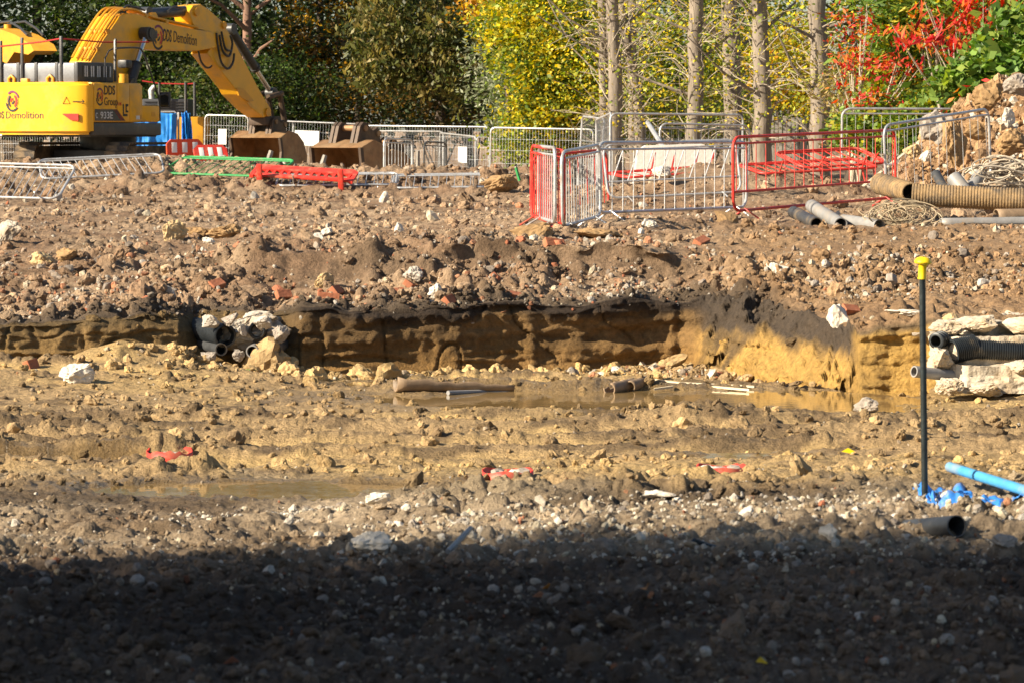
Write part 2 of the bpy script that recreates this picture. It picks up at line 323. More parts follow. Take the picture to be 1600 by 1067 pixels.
# the bark grain runs up the trunk
for mm in (M_bark, M_barkd, M_barkp):
    t = mm.node_tree
    for n in list(t.nodes):
        if n.type == 'TEX_NOISE':
            mp = N(t, 'ShaderNodeMapping'); mp.inputs['Scale'].default_value = (1, 1, .22)
            t.links.new(n.inputs['Vector'].links[0].from_socket, mp.inputs['Vector']); t.links.new(mp.outputs[0], n.inputs['Vector'])
def water_mat():
    m, t, b = new_mat('muddy_water'); L = t.links
    g = N(t, 'ShaderNodeNewGeometry'); n = N(t, 'ShaderNodeTexNoise'); n.inputs['Scale'].default_value = 1.6; n.inputs['Detail'].default_value = 5
    L.new(g.outputs['Position'], n.inputs['Vector'])
    r = N(t, 'ShaderNodeValToRGB'); r.color_ramp.elements[0].position = .35; r.color_ramp.elements[0].color = (.19, .125, .05, 1); r.color_ramp.elements[1].position = .65; r.color_ramp.elements[1].color = (.31, .205, .09, 1)
    L.new(n.outputs[0], r.inputs[0]); L.new(r.outputs[0], b.inputs['Base Color'])
    b.inputs['Roughness'].default_value = .03; b.inputs['IOR'].default_value = 1.33; b.inputs['Specular IOR Level'].default_value = 1.0
    n2 = N(t, 'ShaderNodeTexNoise'); n2.inputs['Scale'].default_value = 9; L.new(g.outputs['Position'], n2.inputs['Vector'])
    bp_ = N(t, 'ShaderNodeBump'); bp_.inputs['Strength'].default_value = .06; bp_.inputs['Distance'].default_value = .02; L.new(n2.outputs[0], bp_.inputs['Height']); L.new(bp_.outputs[0], b.inputs['Normal'])
    return m
M_water = water_mat()
def leaf_mat(name='leaf'):
    m, t, b = new_mat(name); L = t.links
    a = N(t, 'ShaderNodeAttribute', attribute_name='col')
    L.new(a.outputs['Color'], b.inputs['Base Color']); b.inputs['Roughness'].default_value = .5; b.inputs['Specular IOR Level'].default_value = .35
    tr = N(t, 'ShaderNodeBsdfTranslucent'); hs = N(t, 'ShaderNodeHueSaturation'); hs.inputs['Saturation'].default_value = 1.15; hs.inputs['Value'].default_value = 1.3
    L.new(a.outputs['Color'], hs.inputs['Color']); L.new(hs.outputs[0], tr.inputs['Color'])
    mx = N(t, 'ShaderNodeMixShader'); mx.inputs[0].default_value = .38; L.new(b.outputs[0], mx.inputs[1]); L.new(tr.outputs[0], mx.inputs[2])
    L.new(mx.outputs[0], t.nodes['Material Output'].inputs['Surface'])
    return m
M_leaf = leaf_mat()

# ------------------------------------------------------------------ mesh helpers
def tag(o, label=None, cat=None, group=None, kind=None):
    if label: o['label'] = label
    if cat: o['category'] = cat
    if group: o['group'] = group
    if kind: o['kind'] = kind
    return o
def link(name, me, m=None, parent=None, mw=None):
    o = bpy.data.objects.new(name, me); COL.objects.link(o)
    if m is not None and not me.materials: me.materials.append(m)
    if parent is not None: o.parent = parent
    if mw is not None: o.matrix_local = mw
    return o
def empty(name, label, cat, mw=None, group=None):
    o = bpy.data.objects.new(name, None); COL.objects.link(o); o.empty_display_size = .2
    if mw is not None: o.matrix_world = mw
    return tag(o, label, cat, group)
def frame_m(o, x, z=(0, 0, 1)):         # matrix with origin o, x axis along x, z axis as near z as may be
    x = Vector(x).normalized(); z = Vector(z); y = z.cross(x).normalized(); z = x.cross(y)
    m = Matrix((x, y, z)).transposed().to_4x4(); m.translation = o; return m
class MB:
    def __init__(s): s.v = []; s.f = []
    def add(s, vs, fs):
        k = len(s.v); s.v += [tuple(p) for p in vs]; s.f += [tuple(i + k for i in f) for f in fs]; return s
    def box(s, x0, x1, y0, y1, z0, z1, bev=0.0, m=None):
        bm = bmesh.new(); bmesh.ops.create_cube(bm, size=1)
        for v in bm.verts: v.co = Vector(((x0 + x1) / 2 + v.co.x * (x1 - x0), (y0 + y1) / 2 + v.co.y * (y1 - y0), (z0 + z1) / 2 + v.co.z * (z1 - z0)))
        if bev: bmesh.ops.bevel(bm, geom=bm.edges[:], offset=bev, segments=2, affect='EDGES', profile=.6)
        bm.verts.index_update(); vs = [v.co.copy() for v in bm.verts]
        if m is not None: vs = [m @ v for v in vs]
        s.add(vs, [[v.index for v in f.verts] for f in bm.faces]); bm.free(); return s
    def tube(s, pts, r, n=8, closed=False, caps=True, rs=None):
        pts = [Vector(p) for p in pts]; k = len(pts); rings = []; up = None
        for i, p in enumerate(pts):
            a = pts[(i - 1) % k] if (closed or i > 0) else p; b = pts[(i + 1) % k] if (closed or i < k - 1) else p
            t = (b - a).normalized()
            if up is None: up = Vector((0, 0, 1)) if abs(t.z) < .9 else Vector((0, 1, 0))
            q = up - t * up.dot(t)
            if q.length < 1e-4: q = t.orthogonal()
            q.normalize(); up = q; e = t.cross(q); rr = rs[i] if rs else r
            rings.append([p + (q * math.cos(2 * math.pi * j / n) + e * math.sin(2 * math.pi * j / n)) * rr for j in range(n)])
        vs = [p for rg in rings for p in rg]; fs = []
        for i in range(k if closed else k - 1):
            i2 = (i + 1) % k
            for j in range(n): fs.append((i * n + j, i * n + (j + 1) % n, i2 * n + (j + 1) % n, i2 * n + j))
        if caps and not closed: fs += [tuple(range(n))[::-1], tuple((k - 1) * n + j for j in range(n))]
        return s.add(vs, fs)
    def prism(s, poly, y0, y1):         # polygon in x,z pushed out along y
        k = len(poly); vs = [(x, y0, z) for x, z in poly] + [(x, y1, z) for x, z in poly]
        fs = [tuple(range(k)), tuple(range(2 * k - 1, k - 1, -1))] + [(i, i + k, (i + 1) % k + k, (i + 1) % k) for i in range(k)]
        return s.add(vs, fs)
    def pipe(s, p0, p1, r, wall=.01, n=20, ribs=0, amp=.0, wob=0):   # open hollow pipe, ribbed if wanted
        p0, p1 = Vector(p0), Vector(p1); t = (p1 - p0); Lq = t.length; t.normalize(); q = t.orthogonal().normalized(); e = t.cross(q)
        st = []
        if ribs:
            for i in range(ribs):
                for a, b in ((0, 0), (.15, 1), (.55, 1), (.7, 0)): st.append(((i + a) / ribs, r + amp * b))
            st.append((1, r))
        else: st = [(i / 6, r) for i in range(7)]
        rings = [(u, rr) for u, rr in st] + [(u, r - wall) for u, _ in ((1, 0), (.5, 0), (0, 0))]
        vs = []
        for u, rr in rings:
            for j in range(n):
                a = 2 * math.pi * j / n; vs.append(p0 + t * Lq * u + (q * math.cos(a) + e * math.sin(a)) * rr * (1 + wob * math.sin(2 * a + 3 * u)))
        k = len(rings); fs = []
        for i in range(k):
            for j in range(n): fs.append((i * n + j, i * n + (j + 1) % n, ((i + 1) % k) * n + (j + 1) % n, ((i + 1) % k) * n + j))
        return s.add(vs, fs)
    def mesh(s, name, smooth=False):
        me = bpy.data.meshes.new(name); me.from_pydata(s.v, [], s.f); me.validate()
        bm = bmesh.new(); bm.from_mesh(me); bmesh.ops.recalc_face_normals(bm, faces=bm.faces); bm.to_mesh(me); bm.free()
        if smooth:
            me.polygons.foreach_set('use_smooth', [True] * len(me.polygons))
            try: me.set_sharp_from_angle(angle=math.radians(40))
            except Exception: pass
        return me
    def build(s, name, m, parent=None, smooth=True, mw=None):
        me = s.mesh(name, smooth); me.materials.append(m); return link(name, me, None, parent, mw)
def text(body, size, name, m, parent, mw, width=None, bold=0.0):
    cu = bpy.data.curves.new('t', 'FONT'); cu.body = body; cu.size = size; cu.extrude = .003; cu.offset = bold; cu.align_x = 'LEFT'; cu.resolution_u = 3
    o = bpy.data.objects.new('t', cu); COL.objects.link(o); dg = bpy.context.evaluated_depsgraph_get(); dg.update()
    me = bpy.data.meshes.new_from_object(o.evaluated_get(dg)); bpy.data.objects.remove(o); bpy.data.curves.remove(cu)
    xs = [v.co.x for v in me.vertices]
    if width:
        k = width / (max(xs) - min(xs))
        for v in me.vertices: v.co.x = (v.co.x - min(xs)) * k
    me.materials.clear(); me.materials.append(m)
    return link(name, me, None, parent, mw)
def set_col(me, arr, name='col'):
    a = me.attributes.new(name, 'FLOAT_COLOR', 'POINT'); c = np.ones((len(me.vertices), 4), np.float32); c[:, :3] = arr; a.data.foreach_set('color', c.ravel())
def np_mesh(name, V, Q):
    me = bpy.data.meshes.new(name); V = np.asarray(V, np.float32); Q = np.asarray(Q, np.int32); k = Q.shape[1]
    me.vertices.add(len(V)); me.vertices.foreach_set('co', V.ravel()); me.loops.add(Q.size); me.loops.foreach_set('vertex_index', Q.ravel())
    me.polygons.add(len(Q)); me.polygons.foreach_set('loop_start', np.arange(0, Q.size, k, dtype=np.int32)); me.polygons.foreach_set('loop_total', np.full(len(Q), k, np.int32))
    me.update(calc_edges=True); return me

# ------------------------------------------------------------------ the ground, one sheet to the horizon
def seq(*seg):
    out = []
    for a, b, st in seg: out += list(np.arange(a, b - 1e-6, st))
    return out
rows = [-80, -40, -15, -5, 0] + seq((3, 6.6, .6), (6.6, 11.5, .024), (11.5, 17, .034), (17, 31.7, .052)) + list(np.linspace(31.7, 32, 10)[:-1]) + list(np.linspace(32, 32.3, 52)[:-1]) + \
    seq((32.3, 33.5, .045), (33.5, 34.9, .022), (34.9, 36, .05), (36, 41, .066), (41, 52, .11), (52, 64, .14), (64, 92, .7), (92, 145, 4)) + [150, 200, 300, 600, 1500, 4000, 8000]
rows = np.array(rows)
uin = np.linspace(-.192, .192, 660); uo = np.array([.205, .225, .26, .32, .42, .6, 1, 2, 4])
us = np.concatenate([-uo[::-1], uin, uo])
R, U = np.meshgrid(rows, us, indexing='ij')
pxg = 800 + F * U
Wg = np.interp(pxg, PXK, WK); Bg = np.interp(pxg, PXK, BK)
fall = np.where(R < 32, sstep(22, 32, R), sstep(46, 32.3, R))
g_ = np.where(R < 32, 0, np.where(R < 32.3, (R - 32) / .3, sstep(40, 32.3, R)))
D = R + (Wg - 32) * fall + (Bg - .3) * g_
X = U * np.maximum(D, 5)
# let the dense rows follow the wavering line of the cut
wob = .16 * fbm(X * 1.3, X * 0 + 3.3, 31, 4); D = D + wob * np.where(np.abs(R - 32.15) < 6, fall, 0) * sstep(26, 31.5, R) * sstep(38, 32.8, R)
Z, I = terrain(X, D, True)
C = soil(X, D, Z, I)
# the cut face itself: scoops, cracks and ledges pushed out of the face
tz = I['t']; face = I['wall'] * sstep(0, .12, tz) * sstep(1, .85, tz)
scoop = .10 * fbm(X * .55, Z * 4.5, 201, 3) + .05 * fbm(X * .35 + Z * .5, Z * 13, 202, 2) + .03 * np.abs(fbm(X * 5, Z * 9, 205, 3)) + .035 * np.abs(fbm(X * 3.0, Z * 7 + X * .6, 203, 3)) + .018 * np.tanh(9 * fbm(X * 2.2, Z * .5, 207, 2))
ledge = .05 * sstep(.36, .30, tz + .1 * fbm(X * .7, X * 0, 209, 2)) + .14 * sstep(.2, .13, tz) * sstep(430, 480, pxg) * sstep(660, 620, pxg)
tooth = .009 * np.abs(np.sin(X * math.pi / .19 + 1.2 * fbm(X * .7, Z * 1.0, 221, 2))) * sstep(-.1, .25, fbm(X * .5, Z * 1.2, 223, 2) + .15)
crack = -.06 * np.exp(-(fbm(X * 1.1, Z * .8, 225, 3) / .018) ** 2)
rough = .035 * clods(X / .12, Z / .1, 211, .5) * sstep(.55, .8, tz) + tooth * (1 - I['slope']) + crack * .8 * sstep(1040, 980, pxg) + .03 * fbm(X * 9, Z * 12, 229, 4)
grooves = I['slope'] * (.22 * np.abs(fbm(X * 2.2 + Z * 1.4, Z * .9, 213, 4)) + .12 * fbm(X * 1.1, Z * 1.7, 215, 3))
slump = I['slope'] * (.16 * clods(X / .3, Z / .16, 231, .35) + .07 * clods(X / .12, Z / .08, 233, .4))
sw = tz * 3.6 + .7 * fbm(X * .55, X * 0 + 2, 241, 3) + .35 * fbm(X * 2.5, Z * 2, 243, 2); sw = sw - np.floor(sw)
strata = (.045 * (1 - sw) * sstep(0, .1, sw)) * (1 - I['slope']) * (.4 + .6 * vn(X * .8, Z * 3, 245))
Y = D - face * strata - face * (scoop + ledge + rough + grooves * 2.2 + slump)
lipm = np.exp(-((I['dw'] - 34.3) / .16) ** 2) * sstep(400, 470, pxg) * sstep(1080, 1020, pxg)
Y = Y - lipm * np.clip(.16 + .35 * fbm(X * 1.4, D * .3, 251, 3), 0, .4)
nR, nU = X.shape
idx = np.arange(nR * nU).reshape(nR, nU)
quads = np.stack([idx[:-1, :-1], idx[:-1, 1:], idx[1:, 1:], idx[1:, :-1]], -1).reshape(-1, 4)
gme = np_mesh('ground', np.stack([X, Y, Z], -1).reshape(-1, 3), quads)
gme.polygons.foreach_set('use_smooth', np.ones(len(quads), bool))
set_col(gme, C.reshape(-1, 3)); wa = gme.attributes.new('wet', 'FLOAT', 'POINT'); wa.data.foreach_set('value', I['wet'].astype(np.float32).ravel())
ground = tag(link('ground', gme, M_ground), 'muddy excavated ground of the demolition site', kind='structure')

# puddles
for k, (pc, rp, dc, rd, zw) in enumerate(PUDDLES):
    n = 48; vs = [((pc - 800) / F * dc + math.cos(a) * rp / F * dc * 1.3, dc + math.sin(a) * rd * 1.45, zw) for a in np.linspace(0, 2 * math.pi, n, endpoint=False)]
    me = bpy.data.meshes.new('puddle'); me.from_pydata(vs, [], [tuple(range(n))])
    lab = ['long brown puddle below the cut clay bank', 'wide ochre puddle on the left behind the gravel', 'thin strip of water behind the steel rod', 'small puddle beside the split pipe', 'thin puddle at the left edge', 'small puddle behind the right red pile top', 'water lying in a wheel rut'][k]
    tag(link('puddle', me, M_water), lab, kind='structure')

# ------------------------------------------------------------------ loose stones and clods
def chunk(seed, n=13, flat=.75, sub=False):
    r = random.Random(seed); bm = bmesh.new()
    for _ in range(n):
        v = Vector((r.gauss(0, 1), r.gauss(0, 1), r.gauss(0, 1))).normalized() * r.uniform(.75, 1.05)
        bm.verts.new((v.x * .5, v.y * .42, v.z * .5 * flat))
    bmesh.ops.convex_hull(bm, input=bm.verts); bmesh.ops.delete(bm, geom=[v for v in bm.verts if not v.link_faces], context='VERTS')
    if sub:
        bmesh.ops.subdivide_edges(bm, edges=bm.edges[:], cuts=1, use_grid_fill=True, smooth=.6)
        bmesh.ops.triangulate(bm, faces=bm.faces[:])
        for v in bm.verts: v.co *= r.uniform(.86, 1.1)
    me = bpy.data.meshes.new('stone'); bm.to_mesh(me); bm.free(); return me
def lump(seed):                          # crumbly clod
    r = random.Random(seed); bm = bmesh.new(); bmesh.ops.create_icosphere(bm, subdivisions=3, radius=.5)
    o = Vector((r.uniform(0, 50), r.uniform(0, 50), r.uniform(0, 50))); from mathutils import noise
    for v in bm.verts:
        v.co *= 1 + .42 * noise.noise(v.co * 2.6 + o) + .26 * noise.noise(v.co * 6.5 + o); v.co.z *= .72
    me = bpy.data.meshes.new('clod'); bm.to_mesh(me); bm.free(); return me
def scatter(name, label, pts, scl, rot, tint, meshes, m):
    lib = bpy.data.collections.new(name + '_kinds')
    for i, me in enumerate(meshes):
        me = me.copy(); me.materials.clear(); me.materials.append(m); o = bpy.data.objects.new('%s_kind_%02d' % (name, i), me); lib.objects.link(o)
    me = bpy.data.meshes.new(name); me.from_pydata([tuple(p) for p in pts], [], []); n = len(pts)
    for nm, ty, arr, key in (('scl', 'FLOAT_VECTOR', scl, 'vector'), ('rot', 'FLOAT_VECTOR', rot, 'vector')):
        a = me.attributes.new(nm, ty, 'POINT'); a.data.foreach_set(key, np.asarray(arr, np.float32).ravel())
    a = me.attributes.new('tint', 'FLOAT_COLOR', 'POINT'); c = np.ones((n, 4), np.float32); c[:, :3] = tint; a.data.foreach_set('color', c.ravel())
    a = me.attributes.new('idx', 'INT', 'POINT'); a.data.foreach_set('value', RNG.integers(0, len(meshes), n).astype(np.int32))
    o = link(name, me); tag(o, label, kind='stuff')
    gt = bpy.data.node_groups.new(name, 'GeometryNodeTree'); gt.interface.new_socket('Geometry', in_out='INPUT', socket_type='NodeSocketGeometry'); gt.interface.new_socket('Geometry', in_out='OUTPUT', socket_type='NodeSocketGeometry')
    gi = gt.nodes.new('NodeGroupInput'); go = gt.nodes.new('NodeGroupOutput'); ip = gt.nodes.new('GeometryNodeInstanceOnPoints'); ci = gt.nodes.new('GeometryNodeCollectionInfo')
    ci.inputs[0].default_value = lib; ci.inputs[1].default_value = True; ci.inputs[2].default_value = True
    def na(nm, ty):
        q = gt.nodes.new('GeometryNodeInputNamedAttribute'); q.data_type = ty; q.inputs[0].default_value = nm; return q.outputs[0]
    er = gt.nodes.new('FunctionNodeEulerToRotation')
    L = gt.links; L.new(gi.outputs[0], ip.inputs['Points']); L.new(ci.outputs[0], ip.inputs['Instance']); ip.inputs['Pick Instance'].default_value = True
    L.new(na('idx', 'INT'), ip.inputs['Instance Index']); L.new(na('rot', 'FLOAT_VECTOR'), er.inputs[0]); L.new(er.outputs[0], ip.inputs['Rotation']); L.new(na('scl', 'FLOAT_VECTOR'), ip.inputs['Scale'])
    L.new(ip.outputs[0], go.inputs[0])
    md = o.modifiers.new('scatter', 'NODES'); md.node_group = gt; return o
LUMPS = [lump(i) for i in range(8)]; CHUNKS = [chunk(100 + i) for i in range(12)]; CHUNKS2 = [chunk(200 + i, 14, .8, True) for i in range(10)]
def sample(n, seed, dmin=6.8, dmax=66):
    r = np.random.default_rng(seed); px = r.uniform(-60, 1660, n * 2)
    # spread so that near and far ground are covered alike
    py = r.uniform(255, 1090, n * 2); d = np.interp(py, [262, 285, 300, 340, 362, 386, 470, 485, 580, 612, 660, 698, 735, 778, 870, 950, 1100], [66, 60, 57, 47, 40, 35, 33, 32, 31.5, 28.4, 24.2, 20.5, 16, 12, 9.6, 8.2, 6.7])
    d = d * r.uniform(.96, 1.04, n * 2); x = (px - 800) / F * d
    z, I = terrain(x, d, True); keep = ~((d > I['W'] - .12) & (d < I['W'] + I['B'] + .08)) | ((I['slope'] > .6) & (r.uniform(size=len(d)) < .6)) | ((I['t'] > .62) & (r.uniform(size=len(d)) < .5))
    for pc, rp, dc, rd, zw in PUDDLES: keep &= ~((np.sqrt(((px - pc) / rp) ** 2 + ((d - dc) / rd) ** 2) < 1.15) & (z < zw + .015))
    for k in I: I[k] = I[k][keep][:n]
    return px[keep][:n], x[keep][:n], d[keep][:n], z[keep][:n], I, r
# clods of the same soil
px, x, d, z, I, r = sample(38000, 5); pxs = d / F
s = pxs * np.exp(r.normal(1.7, .55, len(d))) * np.where(d > 18, 1.1, 1.0)
keepm = r.uniform(size=len(d)) < np.where((d > 19) & (d < 31), (.1 + .3 * I['mask'] + .7 * I['crest']) * (1 - .92 * I['inm']), .25 + .75 * I['mask'])
s = s * np.where((d > I['W'] - 1.0) & (d < I['W']), 1.35, 1) * np.where(I['yv'] > 880, 1.4, 1) * np.where((d > 17) & (d < 31), 1.15, 1)
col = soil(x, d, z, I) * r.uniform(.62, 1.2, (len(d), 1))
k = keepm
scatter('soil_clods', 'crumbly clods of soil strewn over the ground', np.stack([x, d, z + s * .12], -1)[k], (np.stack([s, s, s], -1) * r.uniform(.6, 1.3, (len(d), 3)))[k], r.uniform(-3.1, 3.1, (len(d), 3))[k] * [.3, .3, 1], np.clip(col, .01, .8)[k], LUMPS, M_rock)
# stones, brick bits, pebbles
PAL = np.array([(.62, .57, .49), (.50, .45, .37), (.40, .36, .31), (.56, .49, .36), (.30, .26, .22), (.37, .13, .065), (.42, .19, .10), (.20, .165, .135)])
px, x, d, z, I, r = sample(38000, 6); pxs = d / F
px_s = np.exp(r.normal(1.45, .55, len(d)))
gr = sstep(890, 860, I['yv']) * sstep(765, 785, I['yv']) * sstep(250, 650, px + 200 * fbm(x, d, 300, 2))    # the gravelly lip
px_s *= 1 + .55 * (I['yv'] > 880) + .6 * gr + .25 * ((d > 31) & (d < 37))
px_s = np.where((d > 16) & (d < 31), np.minimum(px_s, 11), np.minimum(px_s, 24))
brk = (d > 31) & (d < 37)
prob = np.where(I['yv'] > 880, .7, np.where(gr > .3, 1.0, np.where((d > 16) & (d < 31), .13, np.where(brk, .95, .8))))
prob = prob * np.clip(.75 + 1.5 * fbm(x / .9, d / 1.3, 320, 3), .15, 1.3)
k = r.uniform(size=len(d)) < prob
ci_ = np.where(r.uniform(size=len(d)) < np.where(brk & (px < 1150), .30, .07), r.integers(5, 7, len(d)), np.where(r.uniform(size=len(d)) < .85, r.integers(0, 5, len(d)), 7))
tint = PAL[ci_] * r.uniform(.75, 1.2, (len(d), 1)); mudk = r.uniform(0, .6, (len(d), 1)) * np.where(gr > .3, .35, 1)[:, None]
tint = tint * (1 - mudk) + soil(x, d, z, I) * mudk
tint = np.where((I['yv'] > 885)[:, None], tint * r.uniform(.3, 1.0, (len(d), 1)) * [1.05, .97, .88], tint)  # shade painted into the tint of the nearest stones
px, x, d, z, tint, s = px[k], x[k], d[k], z[k], tint[k], (px_s * pxs)[k]
order = np.argsort(-px_s[k]); big = order[:290]; small = order[290:]
scl = np.stack([s, s, s], -1) * r.uniform(.65, 1.25, (len(s), 3)); rot = r.uniform(-3.1, 3.1, (len(s), 3)) * [.5, .5, 1]
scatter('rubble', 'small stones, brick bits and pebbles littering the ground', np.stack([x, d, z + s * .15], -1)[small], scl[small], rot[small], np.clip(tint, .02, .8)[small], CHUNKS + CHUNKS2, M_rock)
# crushed pale stone along the lip in front of the pit
rr_ = np.random.default_rng(77); n_ = 16000; px_ = rr_.uniform(-60, 1660, n_); d_ = rr_.uniform(9.3, 16, n_); x_ = (px_ - 800) / F * d_; yv_ = 205 + F * (EYE - terrain(x_, d_)) / d_
dens = np.clip(.0 + sstep(250, 800, px_) * .7 + .9 * fbm(x_ * 1.3, d_ * 1.1, 310, 3), 0, 1) * sstep(895, 860, yv_) * sstep(768, 785, yv_)
kp = rr_.uniform(size=n_) < dens; x_, d_ = x_[kp], d_[kp]; n_ = len(x_); s_ = d_ / F * np.exp(rr_.normal(1.95, .45, n_)); z_ = terrain(x_, d_)
tn = np.array([(.66, .61, .52), (.56, .50, .41), (.48, .42, .33), (.62, .53, .38), (.34, .26, .18)])[rr_.integers(0, 5, n_)] * rr_.uniform(.7, 1.1, (n_, 1))
scatter('crushed_stone', 'crushed pale stone along the lip of the pit', np.stack([x_, d_, z_ + s_ * .12], -1), np.stack([s_] * 3, -1) * rr_.uniform(.6, 1.25, (n_, 3)), rr_.uniform(-3.1, 3.1, (n_, 3)) * [.5, .5, 1], tn, CHUNKS + CHUNKS2, M_rock)
rr_ = np.random.default_rng(78); n_ = 3600; px_ = rr_.uniform(1375, 1680, n_); d_ = rr_.uniform(49.5, 57, n_); x_ = (px_ - 800) / F * d_; z_, I_ = terrain(x_, d_, True)
s_ = d_ / F * np.exp(rr_.normal(2.0, .55, n_)); cl = soil(x_, d_, z_, I_) * rr_.uniform(.6, 1.5, (n_, 1)); wh = rr_.uniform(size=(n_, 1)) < .1; cl = np.where(wh, np.array([.55, .49, .4]), cl)
scatter('heap_rubble', 'clods and stones covering the spoil heap', np.stack([x_, d_, z_ + s_ * .15], -1), np.stack([s_] * 3, -1) * rr_.uniform(.6, 1.3, (n_, 3)), rr_.uniform(-3.1, 3.1, (n_, 3)) * [.5, .5, 1], np.clip(cl, .02, .8), LUMPS + CHUNKS2, M_rock)
SM = [mat('stone_tone_%d' % i, tuple(PAL[i]), .85, var=.25, scale=3, dirt=MUD, dirt_amt=.3, bump=.5, bscale=7) for i in range(8)]
smesh = {}
for b in big:
    ti = int(np.argmin(((PAL - tint[b]) ** 2).sum(1))); mi = int(b) % 10; key = (mi, ti)
    if key not in smesh: me = CHUNKS2[mi].copy(); me.materials.append(SM[ti]); smesh[key] = me
    o = link('stone', smesh[key], None, ground); o.location = (x[b], d[b], z[b] + s[b] * .16); o.scale = scl[b]; o.rotation_euler = rot[b]

# ================================================================== machines
def slab(poly, z0, z1, bev=.0, taper=None):     # plan outline x,y raised from z0 to z1
    bm = bmesh.new(); vs = [bm.verts.new((a, b, z0)) for a, b in poly]; f = bm.faces.new(vs)
    r = bmesh.ops.extrude_face_region(bm, geom=[f]); 
    for v in r['geom']:
        if isinstance(v, bmesh.types.BMVert): v.co.z = z1
    if bev:
        bm.normal_update(); ed = [e for e in bm.edges if abs(e.verts[0].co.z - e.verts[1].co.z) < 1e-6]
        bmesh.ops.bevel(bm, geom=ed, offset=bev, segments=3, affect='EDGES')
    bmesh.ops.recalc_face_normals(bm, faces=bm.faces); mb = MB(); bm.verts.index_update()
    mb.add([v.co.copy() for v in bm.verts], [[v.index for v in f.verts] for f in bm.faces]); bm.free(); return mb
class Machine:
    def __init__(s, name, label, cat, px, d, z0, fx, group=None):
        s.f = Vector((fx, math.sqrt(1 - fx * fx))); s.r = Vector((s.f.y, -s.f.x)); s.d = d; s.X = d * (px - 800) / F; s.z0 = z0
        s.root = empty(name, label, cat, Matrix.Translation((s.X, d, z0)) @ Matrix.Rotation(math.atan2(s.f.y, s.f.x), 4, 'Z'), group)
    def bp(s, px, py, off=0.0):         # x forward and z up of the point seen there, in the upright plane off metres to the right
        k = (px - 800) / ray(px, py)[1]
        x = (k * (s.d + s.r.y * off) - s.X - s.r.x * off) / (s.f.x - k * s.f.y)
        return x, P(px, py, s.d + s.f.y * x + s.r.y * off).z - s.z0
    def pts(s, lst, off=0.0): return [(lambda q: Vector((q[0], -off, q[1])))(s.bp(a, b, off)) for a, b in lst]
def smooth(pts, k=6):                   # a curve through the points
    pts = [Vector(p) for p in pts]; out = []
    for i in range(len(pts) - 1):
        a, b, c, d = pts[max(0, i - 1)], pts[i], pts[i + 1], pts[min(len(pts) - 1, i + 2)]
        for j in range(k): t = j / k; out.append(.5 * ((2 * b) + (c - a) * t + (2 * a - 5 * b + 4 * c - d) * t * t + (3 * b - a - 3 * c + d) * t ** 3))
    return out + [pts[-1]]
SIDE = lambda x, y, z: frame_m(Vector((x, y, z)), (1, 0, 0), (0, -1, 0))        # lettering on the right flank
REAR = lambda x, y, z: frame_m(Vector((x, y, z)), (0, -1, 0), (-1, 0, 0))       # lettering on the tail
def arc_ring(r0, r1, a0, a1, n=14, th=.004):
    mb = MB(); 
    for i in range(n):
        a, b = a0 + (a1 - a0) * i / n, a0 + (a1 - a0) * (i + 1) / n
        q = [(r0 * math.cos(a), r0 * math.sin(a)), (r1 * math.cos(a), r1 * math.sin(a)), (r1 * math.cos(b), r1 * math.sin(b)), (r0 * math.cos(b), r0 * math.sin(b))]
        mb.add([(u, v * 1.15, th) for u, v in q], [(0, 1, 2, 3)])
    return mb
def logo(parent, mw, R=.3):
    A = math.radians
    o = arc_ring(.80 * R, R, A(20), A(130)).build('logo', M_prp, parent, False, mw)
    for r0, r1, a0, a1, m in ((.80, 1, 190, 320, M_prt), (.45, .66, -60, 60, M_redp), (.45, .66, 120, 240, M_prt), (.1, .3, 60, 200, M_redp), (.1, .3, 240, 380, M_prt), (.7, .78, 135, 190, M_prp), (.7, .78, -40, 20, M_prt)):
        arc_ring(r0 * R, r1 * R, A(a0), A(a1)).build('logo_stroke', m, o, False)
    return o
def track(parent, y, L=2.45, h=.98, wd=.6, mw=None):
    mb = MB(); prof = []
    for i in range(9): a = math.pi / 2 + math.pi * i / 8; prof.append((-L + h / 2 + math.cos(a) * h / 2, h / 2 + math.sin(a) * h / 2))
    for i in range(9): a = -math.pi / 2 + math.pi * i / 8; prof.append((L - h / 2 + math.cos(a) * h / 2, h / 2 + math.sin(a) * h / 2))
    per = [Vector((a, b)) for a, b in prof]; inner = [(-L + h / 2 + (p[0] + L - h / 2) if 0 else p[0] * .97, .5 * h + (p[1] - .5 * h) * .84) for p in prof]
    mb.prism(inner, y - wd * .32, y + wd * .32)
    t = mb.build('track', M_track, parent, False, mw)
    # shoes round the loop
    sh = MB().box(-.085, .085, -wd / 2, wd / 2, -.02, .02).box(-.07, -.05, -wd / 2, wd / 2, .02, .05).mesh('track_shoe'); sh.materials.append(M_track)
    n = len(per); seg = [(per[i], per[(i + 1) % n]) for i in range(n)]; tot = sum((b - a).length for a, b in seg); k = int(tot / .19); st = tot / k; q = 0; acc = 0
    for i in range(k):
        dist = i * st
        while acc + (seg[q][1] - seg[q][0]).length < dist: acc += (seg[q][1] - seg[q][0]).length; q += 1
        a, b = seg[q]; u = (dist - acc) / (b - a).length; p = a + (b - a) * u; tn = (b - a).normalized()
        link('track_shoe', sh, None, t, frame_m(Vector((p.x, y, p.y)), (-tn.x, 0, -tn.y), (-tn.y, 0, tn.x)))
    for xw in (-L + h / 2, L - h / 2):
        cy = MB(); cy.tube([(xw, y - wd * .36, h / 2), (xw, y + wd * .36, h / 2)], h * .33, 16); cy.build('idler_wheel', M_track, t)
    for i in range(6):
        xw = -L + h * .8 + (2 * L - 1.6 * h) * i / 5
        MB().tube([(xw, y - wd * .35, .2), (xw, y + wd * .35, .2)], .13, 12).build('roller', M_track, t)
    return t
